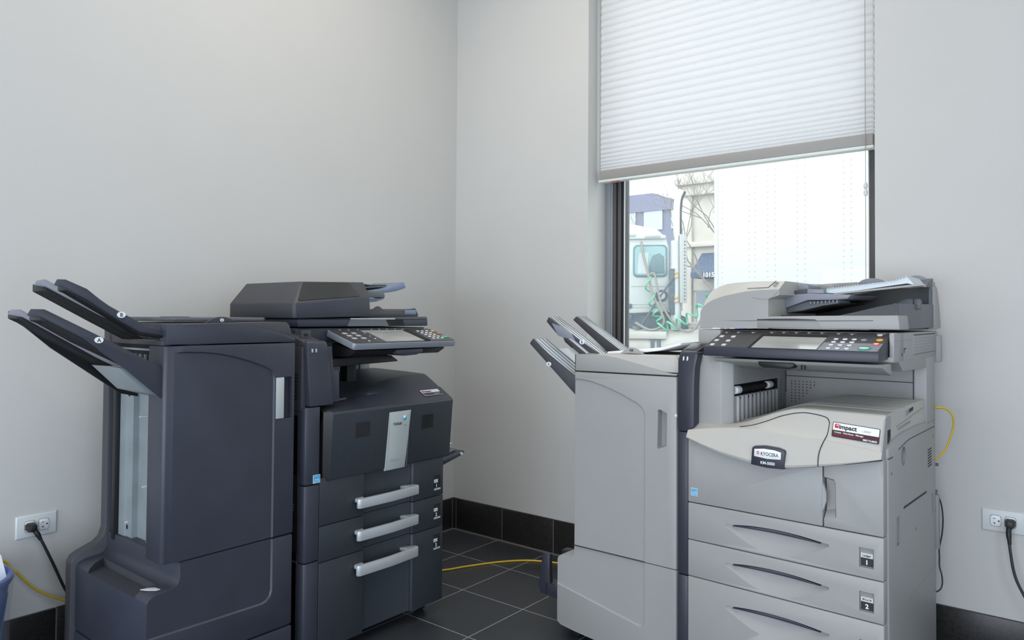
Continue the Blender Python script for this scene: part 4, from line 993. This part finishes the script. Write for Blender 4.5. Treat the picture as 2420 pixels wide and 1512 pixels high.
# ================================================================== small things
def sheet(name, label, x0, x1, y0, y1, za, zb, grp):
    m = MB(); return m
pp_ = thing('paper_sheets', 'white paper lying on the side bypass tray of the charcoal copier', 'paper', (.70, -.805, 0), 90)
m = MB(); m.prism([(.06, .5325), (.12, .553), (.175, .5775), (.205, .5800), (.205, .5812), (.174, .5790), (.12, .5545), (.06, .5345)], 'xz', .15, .34, 'paper'); m.build('sheet', pp_)
# outlets
def outlet(label, loc, rz, used):
    t = thing('wall_outlet', label, 'outlet', loc, rz)
    m = MB(); m.loft([[(a, y, b) for a, b in ((-.0572+i, -.035+i), (.0572-i, -.035+i), (.0572-i, .035-i), (-.0572+i, .035-i))] for y, i in ((0, 0), (-.003, 0), (-.006, .003))], 'paperp', bevel=.001)
    m.cyl((0, -.0055, 0), (0, -.0072, 0), .0028, 'silver', 12); m.build('cover_plate', t)
    for sx in (-1, 1):
        m = MB(); cx_ = sx*.0195; n = 28
        pts = [(cx_+.0172*math.cos(2*math.pi*k/n), max(-.0142, min(.0142, .0172*math.sin(2*math.pi*k/n)))) for k in range(n)]
        pts = [(cx_+max(-.0142, min(.0142, (a-cx_))), b*1.18) for a, b in pts]
        m.prism([(cx_+(a-cx_)*1.06, b*1.06) for a, b in pts], 'xz', -.0064, 0, 'line'); m.prism(pts, 'xz', -.0075, 0, 'white', .0006)
        if sx != used:
            m.box(cx_-.0065, cx_+.0005, -.0078, -.005, .0060, .0078, 'line'); m.box(cx_-.0065, cx_+.0005, -.0078, -.005, -.0078, -.0060, 'line'); m.box(cx_-.0038, cx_-.0020, -.0078, -.005, -.0115, -.0060, 'line')
            m.cyl((cx_+.0085, -.0078, 0), (cx_+.0085, -.005, 0), .0026, 'line', 12)
        m.build('receptacle', t)
    return t
outlet('white wall outlet on the left wall beside the charcoal finisher', (0, -1.918, .434), 90, -1)
outlet('white wall outlet on the window wall right of the light grey copier', (2.380, 0, .463), 0, 1)
def power_cord(label, p, d, pts):
    t = thing('power_cord', label, 'cord', p)
    P0 = Vector((0, 0, 0)); d = Vector(d); s_ = Vector((0, 0, 1)).cross(d)
    m = MB(); m.loft([[P0+d*q+s_*a*w_+Vector((0, 0, b*h_)) for a, b in ((-1, -.6), (-.6, -1), (.6, -1), (1, -.6), (1, .6), (.6, 1), (-.6, 1), (-1, .6))] for q, w_, h_ in ((.0, .0145, .0125), (.012, .0145, .0130), (.026, .012, .012), (.034, .009, .010))], 'black', bevel=.001); m.build('plug', t)
    m = MB(); m.tube(pts, .0042, 'cord', 12, 6); m.build('cable', t)
    m = MB(); m.tube(pts[:2]+[tuple((Vector(pts[1])*.4+Vector(pts[2])*.6))], [.0085, .0075, .0055], 'black', 12, 3); m.build('strain_relief', t)
p = Vector((0.008, -1.9375, .434))
power_cord('black power cord running from the left wall outlet behind the charcoal finisher', p, (1, 0, 0), [tuple(Vector(q)-p) for q in ((.030, -1.935, .431), (.038, -1.928, .418), (.044, -1.912, .382), (.045, -1.880, .305), (.042, -1.852, .235), (.038, -1.822, .172), (.034, -1.80, .12), (.03, -1.76, .04), (.035, -1.70, .006))])
p = Vector((2.3995, -.008, .463))
power_cord('black power cord hanging from the outlet right of the light grey copier', p, (0, -1, 0), [tuple(Vector(q)-p) for q in ((2.399, -.030, .458), (2.397, -.040, .440), (2.402, -.046, .380), (2.414, -.050, .310), (2.440, -.052, .250), (2.49, -.055, .15), (2.55, -.06, .05), (2.62, -.07, .006), (2.8, -.08, .005))])
# cables
tag(MB().tube([(.03, -2.10, .30), (.026, -2.03, .348), (.022, -2.006, .345), (.022, -1.984, .318), (.022, -1.935, .253), (.022, -1.890, .212), (.022, -1.815, .165), (.022, -1.74, .13), (.03, -1.65, .05), (.04, -1.55, .006)], .0034, 'yellow', 10, 6).build('network_cable'), 'yellow network cable sagging along the left wall above the blue bin', 'cable')
tag(MB().tube([(.06, -1.45, .006), (.10, -.98, .0042), (.25, -.70, .0042), (.405, -.50, .0045), (.449, -.405, .0042), (.524, -.265, .0042), (.609, -.165, .0042), (.70, -.118, .0042), (.742, -.105, .0042), (.85, -.10, .0042), (1.0, -.07, .0042), (1.4, -.05, .0042)], .0038, 'yellow', 10, 6).build('network_cable'), 'yellow network cable lying across the black tile floor', 'cable')
def RBp(x, y, z):
    a = R_(-2); return (2.193+x*math.cos(a)-y*math.sin(a), -.75+x*math.sin(a)+y*math.cos(a), z)
o = thing('network_cable', 'yellow network cable looping from the back of the light grey copier', 'cable', RBp(-.004, .62, .822))
base = Vector(RBp(-.004, .62, .822))
q = [Vector(RBp(*c))-base for c in ((-.002, .622, .8215), (.016, .626, .8215), (.030, .63, .816), (.042, .635, .800), (.0455, .64, .775), (.040, .64, .74), (.028, .635, .70), (.012, .625, .672), (-.004, .622, .652), (-.03, .62, .64))]
MB().tube([tuple(v) for v in q], .0030, 'yellow', 10, 6).build('cable', o)
MB().cyl(tuple(q[0]+Vector((-.012, 0, .0))), tuple(q[0]+Vector((.018, .003, -.0005))), .0048, 'yellow', 12, r2=.0040, bevel=.0008).build('plug', o)
q = [RBp(*c) for c in ((-.03, .615, .556), (-.004, .625, .548), (.010, .632, .520), (.015, .636, .47), (.012, .638, .42), (.004, .64, .375), (.004, .64, .345), (.004, .64, .315), (.010, .64, .29), (.0115, .64, .262), (.003, .635, .24), (-.03, .63, .22))]
tag(MB().tube(q, .0022, 'cord', 10, 6).build('thin_cable'), 'thin black cable hanging behind the right side of the light grey copier', 'cable')
# waste bin
wb = thing('waste_bin', 'blue round waste bin with a clear liner, at the left edge by the wall', 'bin', (.175, -2.197, 0))
m = MB(); m.lathe((0, 0, 0), [(0, .004), (.105, .004), (.108, .0), (.112, .01), (.122, .12), (.136, .24), (.150, .348), (.156, .352), (.160, .362), (.158, .372), (.150, .374), (.144, .366), (.130, .24), (.118, .12), (.105, .012), (0, .012)], 'binblue', 48)
for k in range(16):
    a = 2*math.pi*k/16; m.tube([(math.cos(a)*rr, math.sin(a)*rr, z) for rr, z in ((.114, .02), (.1235, .12), (.137, .24), (.147, .32))], .0016, 'binblue', 6)
m.build('bin_body', wb)
m = MB(); rings = []
for i, (rr, z) in enumerate(((.142, .345), (.152, .377), (.164, .372), (.162, .34), (.155, .30), (.150, .25), (.151, .19), (.146, .15))):
    rings.append([((rr+.003*math.sin(7*a_+i)*(i > 2))*math.cos(a_), (rr+.003*math.sin(7*a_+i)*(i > 2))*math.sin(a_), z+.004*math.sin(5*a_+i*.6)*(i > 3)) for a_ in [2*math.pi*k/64 for k in range(64)]])
b = bmesh.new(); V = [[b.verts.new(p_) for p_ in rg] for rg in rings]
for i in range(len(V)-1):
    for j in range(64): k = (j+1) % 64; b.faces.new((V[i][j], V[i][k], V[i+1][k], V[i+1][j]))
m.add(b, 'liner'); m.build('bin_liner', wb)
ps = MB(); ps.loft([[(a+.03, b_+d_, z) for a, b_ in ((-.02, -.06), (.0, .135), (.0015, .135), (-.0185, -.06))] for d_, z in ((.0, .25), (.004, .36), (-.010, .422))], 'paper')
o = ps.build('discarded_paper'); o.location = (.175, -2.197, 0); tag(o, 'white paper sheet sticking out of the blue waste bin', 'paper')

# ================================================================== outside
def omat(name, c, rough=.7, **k): return mat(name, c, rough, **k)
O_ = {'road': omat('asphalt', (.22, .22, .22), noise=.2, nscale=3), 'truck': omat('white_truck_paint', (.46, .50, .50), .4), 'trailer': omat('white_trailer_skin', (.50, .495, .485), .5),
      'rivet': omat('rivet_head', (.36, .37, .37), .5), 'cglass': omat('cab_glass', (.20, .34, .36), .15), 'cdark': omat('cab_interior', (.09, .16, .18), .4), 'chrome': mat('chrome_pipe', (.55, .58, .60), .2, metal=.8),
      'tank': omat('dull_tank_metal', (.42, .41, .38), .4, noise=.1, nscale=5), 'frame': omat('truck_frame', (.06, .09, .12), .6, noise=.3, nscale=20), 'hoseg': omat('green_air_hose', (.10, .42, .26), .4), 'hosek': omat('grey_air_hose', (.22, .22, .20), .4),
      'brick': omat('blue_grey_facade', (.19, .20, .29), .8), 'bwin': omat('pale_facade_window', (.44, .47, .50), .3), 'stone': omat('pale_limestone_facade', (.50, .47, .42), .8, noise=.08, nscale=2), 'stoned': omat('limestone_shadow', (.42, .41, .38), .8),
      'awn': omat('navy_awning_canvas', (.05, .08, .14), .8), 'bark': omat('grey_bark', (.22, .20, .19), .9), 'dgl': omat('dark_shop_glass', (.16, .20, .24), .3), 'amber': omat('amber_lamp', (.6, .35, .1), .4), 'bluebox': omat('blue_canister', (.10, .12, .6), .5)}
M.update(O_)
road = MB().box(-60, 60, .9, 90, -.3, -.2, 'road').build('street_ground'); road['kind'] = 'structure'
TY = 8.0
# trailer
tr = thing('semi_trailer', 'white box trailer with vertical rivet lines filling most of the window view', 'trailer', (-1.98, TY, -.2))
m = MB(); m.box(0, 13.5, 0, 2.5, 1.35, 4.3, 'trailer', .02); m.box(0, .06, -.012, 2.5, 1.35, 4.3, 'truck', .01); m.build('cargo_box', tr)
m = MB()
for x in (.55, .64, .83, .94, 1.26, 1.37, 1.89, 1.99, 2.6, 2.7, 3.4, 3.5):
    for k in range(34): z = 1.42+k*.084; m.prism([(x-.008, z-.008), (x+.008, z-.008), (x+.008, z+.008), (x-.008, z+.008)], 'xz', -.005, .001, 'rivet')
for k in range(34): z = 1.42+k*.084; m.prism([(.12, z-.007), (.134, z-.007), (.134, z+.007), (.12, z+.007)], 'xz', -.005, .001, 'rivet')
o = m.build('rivet', tr); o['kind'] = 'stuff'
m = MB().box(.2, 13.3, .3, 2.2, 1.24, 1.36, 'frame'); 
m.build('underframe', tr)
for x in (10.2, 11.5):
    for yy in (.05, 2.1): MB().cyl((x, yy, .5), (x, yy+.35, .5), .5, 'cdark', 28, bevel=.04).build('wheel', tr)
MB().box(2.4, 2.55, .3, .45, 0, 1.2, 'frame').box(2.3, 2.65, .25, .5, 0, .04, 'frame').build('landing_leg', tr)
# tractor
TX = -2.735
tk = thing('semi_truck', 'white truck tractor with chrome exhaust stack seen through the window', 'truck', (TX, TY, -.2), 27)
m = MB()
m.prism([(0, 1.40), (0.0, 2.45), (-.06, 2.62), (-.20, 2.76), (-.55, 2.84), (-1.2, 2.88), (-1.75, 2.80), (-1.95, 2.35), (-2.05, 1.85), (-3.2, 1.75), (-3.35, 1.5), (-3.4, .9), (-2.3, .85), (-1.6, 1.3)], 'xz', .12, 2.3, 'truck', .05)
cab = m.build('cab', tk)
m = MB(); m.box(-.95, -.06, .06, 2.25, 2.595, 2.655, 'truck', .02); m.box(-.83, -.55, .04, .10, 2.64, 2.68, 'rivet', .004); m.box(-.40, -.15, .04, .10, 2.62, 2.655, 'rivet', .004); m.build('roof_visor', cab)
m = MB(); m.prism(rrect(-.59, -.04, 1.97, 2.50, .07), 'xz', .095, .13, 'cdark', .01); m.build('window_seal', cab)
m = MB(); m.prism(rrect(-.565, -.065, 1.995, 2.475, .06), 'xz', .085, .12, 'cglass', .004)
m.prism([(-.52, 2.03), (-.36, 2.02), (-.34, 2.38), (-.50, 2.36)], 'xz', .080, .09, 'bwin'); m.prism([(-.35, 2.02), (-.08, 2.03), (-.09, 2.30), (-.17, 2.36), (-.28, 2.32), (-.33, 2.15)], 'xz', .078, .09, 'cdark', .003)
m.build('side_window', cab)
m = MB()
for z in (1.82, 1.52, 1.22+.25): m.tube([(-.62, .115, z), (-.05, .115, z)], .006, 'rivet', 6, 0)
for z in (1.45, 1.27): m.prism(rrect(-.69, -.61, z, z+.08, .02), 'xz', .09, .13, 'frame', .004)
m.build('door_detail', cab)
m = MB(); m.cyl((-.13, .10, 1.66), (-.13, .13, 1.66), .10, 'frame', 24); m.cyl((-.13, .08, 1.66), (-.13, .12, 1.66), .06, 'truck', 24, bevel=.01); m.build('round_port', cab)
# exhaust
m = MB(); m.cyl((.10, .10, 1.05), (.10, .10, 2.56), .085, 'truck', 24); m.tube([(.125, .10, 2.5), (.125, .10, 3.0), (.13, .10, 3.15), (.15, .10, 3.27), (.20, .10, 3.38)], .068, 'chrome', 20, 5); m.cyl((.10, .10, .9), (.10, .10, 1.1), .09, 'frame', 20)
ex_ = m.build('exhaust_stack', tk, label='tall chrome exhaust stack')
m = MB(); m.prism([(.16, 1.54), (.27, 1.54), (.27, 2.64), (.15, 2.66)], 'xz', -.02, .0, 'rivet', .01)
for k in range(18): m.cyl((.235, -.025, 1.6+k*.055), (.235, -.015, 1.6+k*.055), .012, 'frame', 8)
m.build('heat_shield', ex_)
m = MB(); m.box(.0, .08, .0, .02, 1.35, 2.1, 'frame', .01)
for z in (1.55, 1.62, 1.95, 2.02): m.box(.075, .13, -.01, .02, z, z+.035, 'amber', .004)
m.build('stack_bracket', ex_)
# chassis, tank, battery box
m = MB(); m.box(-2.2, 3.0, .5, .62, .85, 1.10, 'frame', .01); m.box(-2.2, 3.0, 1.7, 1.82, .85, 1.10, 'frame', .01); m.prism([(-.85, .95), (.30, .95), (.30, 1.30), (.05, 1.40), (-.70, 1.34)], 'xz', .2, .5, 'frame', .01); m.build('chassis', tk)
m = MB(); m.box(-.65, .50, .25, .6, 1.13, 1.175, 'tank', .01); m.box(.30, .70, .30, 1.9, 1.13, 1.22, 'tank', .02); m.build('deck_plate', tk)
m = MB(); m.cyl((-1.6, .15, .83), (.55, .15, .83), .29, 'tank', 36, bevel=.04); m.box(-1.5, -.05, -.18, .0, .96, 1.08, 'tank', .01); m.cyl((-.52, .12, 1.10), (-.52, .12, 1.16), .09, 'grey_mid', 20); ft = m.build('fuel_tank', tk)
m = MB().box(-.30, -.24, -.16, .46, .5, .98, 'frame', .01).box(-.20, -.14, -.16, .46, .5, .95, 'frame', .01); m.build('tank_strap', ft)
for x in (-2.7, 1.0, 2.3):
    for yy in (0.1, 1.95): MB().cyl((x, yy, .5), (x, yy+.35, .5), .5, 'cdark', 28, bevel=.04).cyl((x, yy-.02, .5), (x, yy, .5), .2, 'rivet', 20).build('wheel', tk)
m = MB(); m.box(.62, 1.05, .12, .16, .80, .98, 'frame', .01); m.text('P', .16, (.70, .11, .83), (1, 0, 0), (0, 0, 1), 'white'); m.build('mud_plate', tk)
# hoses
def helix(a, b, rad, turns, mt, r_=.018, n=12):
    a, b = Vector(a), Vector(b); d = (b-a).normalized(); x = d.cross(Vector((0, 1, .2))).normalized(); y = d.cross(x)
    sag = Vector((0, 0, -.12)); pts = []
    for i in range(int(turns*n)+1):
        t = i/(turns*n); pts.append(tuple(a+(b-a)*t+sag*math.sin(math.pi*t)+x*rad*math.cos(2*math.pi*i/n)+y*rad*math.sin(2*math.pi*i/n)))
    return MB().tube(pts, r_, mt, 6, 0)
helix((-.36, -.02, 1.95), (-.15, -.05, 1.25), .06, 3.5, 'hoseg', .014).build('air_hose', tk, label='coiled green air hose')
helix((-.15, -.08, 1.15), (.62, -.1, 1.62), .075, 5, 'hoseg', .017).build('air_hose', tk, label='coiled green air hose')
MB().tube([(-.46, .0, 2.55), (-.42, -.02, 2.30), (-.34, -.03, 2.0), (-.28, -.04, 1.7), (-.14, -.05, 1.4), (-.10, -.05, 1.2), (-.3, -.05, 1.1), (-.55, -.04, 1.22)], .022, 'hosek', 8, 5).build('air_hose', tk, label='grey air hose')
MB().tube([(-.36, -.02, 1.98), (-.25, -.04, 2.02), (-.20, -.05, 1.8), (-.12, -.05, 1.5), (.12, -.05, 1.15), (.35, -.06, 1.1), (.5, -.08, 1.3), (.62, -.1, 1.55)], .018, 'hosek', 8, 5).build('air_hose', tk, label='grey air hose')
MB().tube([(.06, .0, 1.95), (-.15, -.02, 1.65), (-.45, -.03, 1.18)], .016, 'frame', 8, 3).build('pogo_stick', tk)
MB().box(.0, .25, .1, .25, 1.10, 1.30, 'frame', .01).build('step_plate', tk)
tag(MB().lathe((-1.72, TY+.45, .93), [(0, 0), (.09, 0), (.10, .02), (.10, .20), (.07, .24), (0, .25)], 'bluebox', 20).build('canister'), 'small blue canister on the deck behind the truck cab', 'canister')
# far buildings
b1 = thing('apartment_building', 'blue grey apartment building far behind the truck cab', 'building', (-13.2, 26, -.2))
m = MB().box(-8, 3.0, 0, 6, 0, 6.45, 'brick'); m.build('facade', b1)
for iz in range(4):
    for ix in range(8): MB().box(-7.6+ix*1.32, -6.7+ix*1.32, -.06, .02, .6+iz*1.52, 1.6+iz*1.52, 'bwin').build('window', b1)
m = MB().box(-8, 3.05, -.1, 0, 6.0, 6.2, 'brick').box(-4.6, .2, 1, 5, 6.45, 7.0, 'brick'); m.build('parapet', b1)
b2 = thing('shop_building', 'pale stone shop building with cornices behind the bare tree', 'building', (-6.78, 17, -.2))
m = MB().box(0, 9, 0, 6, 0, 9.5, 'stone'); m.build('facade', b2)
m = MB().box(-.1, 9, -.35, 0, 5.15, 5.35, 'stone', .02).box(-.05, 9, -.2, 0, 4.85, 5.15, 'stone', .02).box(-.05, 9, -.2, 0, 3.35, 3.5, 'stone', .02).box(-.1, 9, -.3, 0, 7.0, 7.2, 'stone', .02); m.build('cornice', b2)
for x in (.05, 1.35, 2.7): MB().box(x, x+.28, -.12, 0, 0, 4.9, 'stone', .02).build('pilaster', b2)
for x in (.55, 1.85): MB().box(x, x+.55, -.05, .02, 5.7, 6.8, 'bwin').build('window', b2)
MB().box(.45, 1.25, -.06, .03, .1, 2.1, 'dgl').build('shop_door', b2)
MB().box(.5, 1.2, -.09, -.04, .2, 1.6, 'bwin').build('door_glass', b2)
MB().box(.35, 2.6, -.05, .05, 2.1, 2.35, 'stoned').build('transom', b2)
OX, OY, OZ = .62, -.02, 2.45
m = MB().loft([[(OX+x, OY+y, OZ+z) for y, z in ((-.02, .72), (-.78, .12), (-.78, -.03), (-.02, -.03))] for x in (0, 2.2)], 'awn'); aw = m.build('awning', b2, label='navy canvas awning with white street number')
m = MB(); m.text('1015', .17, (OX+.36, OY-.795, OZ-.01), (1, 0, 0), (0, 0, 1), 'white', off=.004); m.build('street_number', aw, label='white numerals 1015')
# bare tree
random.seed(11)
tree = MB()
def branch(p, d, L, r_, dep):
    q = p+d*L; midp = (p+q)/2+Vector((random.uniform(-1, 1), random.uniform(-1, 1), random.uniform(-1, 1)))*L*.07
    tree.tube([tuple(p), tuple(midp), tuple(q)], [r_, r_*.85, r_*.65], 'bark', 5 if dep > 1 else 8, 2 if dep > 1 else 4)
    if dep >= 6: return
    for _ in range(3 if dep in (1, 2, 3, 4) else 2):
        nd = (d+Vector((random.uniform(-.8, .8), random.uniform(-.6, .6), random.uniform(-.35, .55)))).normalized()
        branch(q if random.random() < .6 else p+d*L*random.uniform(.5, .95), nd, L*random.uniform(.6, .82), r_*.6, dep+1)
branch(Vector((0, 0, 0)), Vector((-.03, 0, 1)), 1.9, .055, 0)
o = tree.build('bare_tree'); o.location = (-3.75, 13.0, -.2); tag(o, 'leafless street tree in front of the pale stone building', 'tree')

# ------------------------------------------------------------------ light
sc.view_settings.view_transform = 'Standard'; sc.view_settings.look = 'None'; sc.view_settings.exposure = 0; sc.view_settings.gamma = 1
wd = bpy.data.worlds.new('sky'); sc.world = wd; wd.use_nodes = True
bg = wd.node_tree.nodes['Background']; bg.inputs[0].default_value = (.97, .985, 1, 1); bg.inputs[1].default_value = 3.3
def area(name, loc, size, sy, power, c, rot=(0, 0, 0)):
    l = bpy.data.lights.new(name, 'AREA'); l.shape = 'RECTANGLE'; l.size = size; l.size_y = sy; l.energy = power; l.color = c
    o = bpy.data.objects.new(name, l); col.objects.link(o); o.location = loc; o.rotation_euler = rot; return o
area('ceiling_light', (1.15, -1.25, 3.05), 1.4, 1.4, 22, (1, .91, .78))
area('ceiling_light', (3.0, -2.9, 3.05), 2.0, 2.0, 20, (1, .94, .85))
area('daylight_fill', (4.25, -2.8, .85), 3.4, 1.6, 48, (.58, .76, 1), (0, R_(90), 0))  # bluish daylight from unseen windows; no opening is modelled
area('daylight_fill', (2.2, -5.15, .85), 3.8, 1.6, 122, (.80, .88, 1), (R_(90), 0, 0))  # added fill behind the camera, lifts the low walls; no opening there
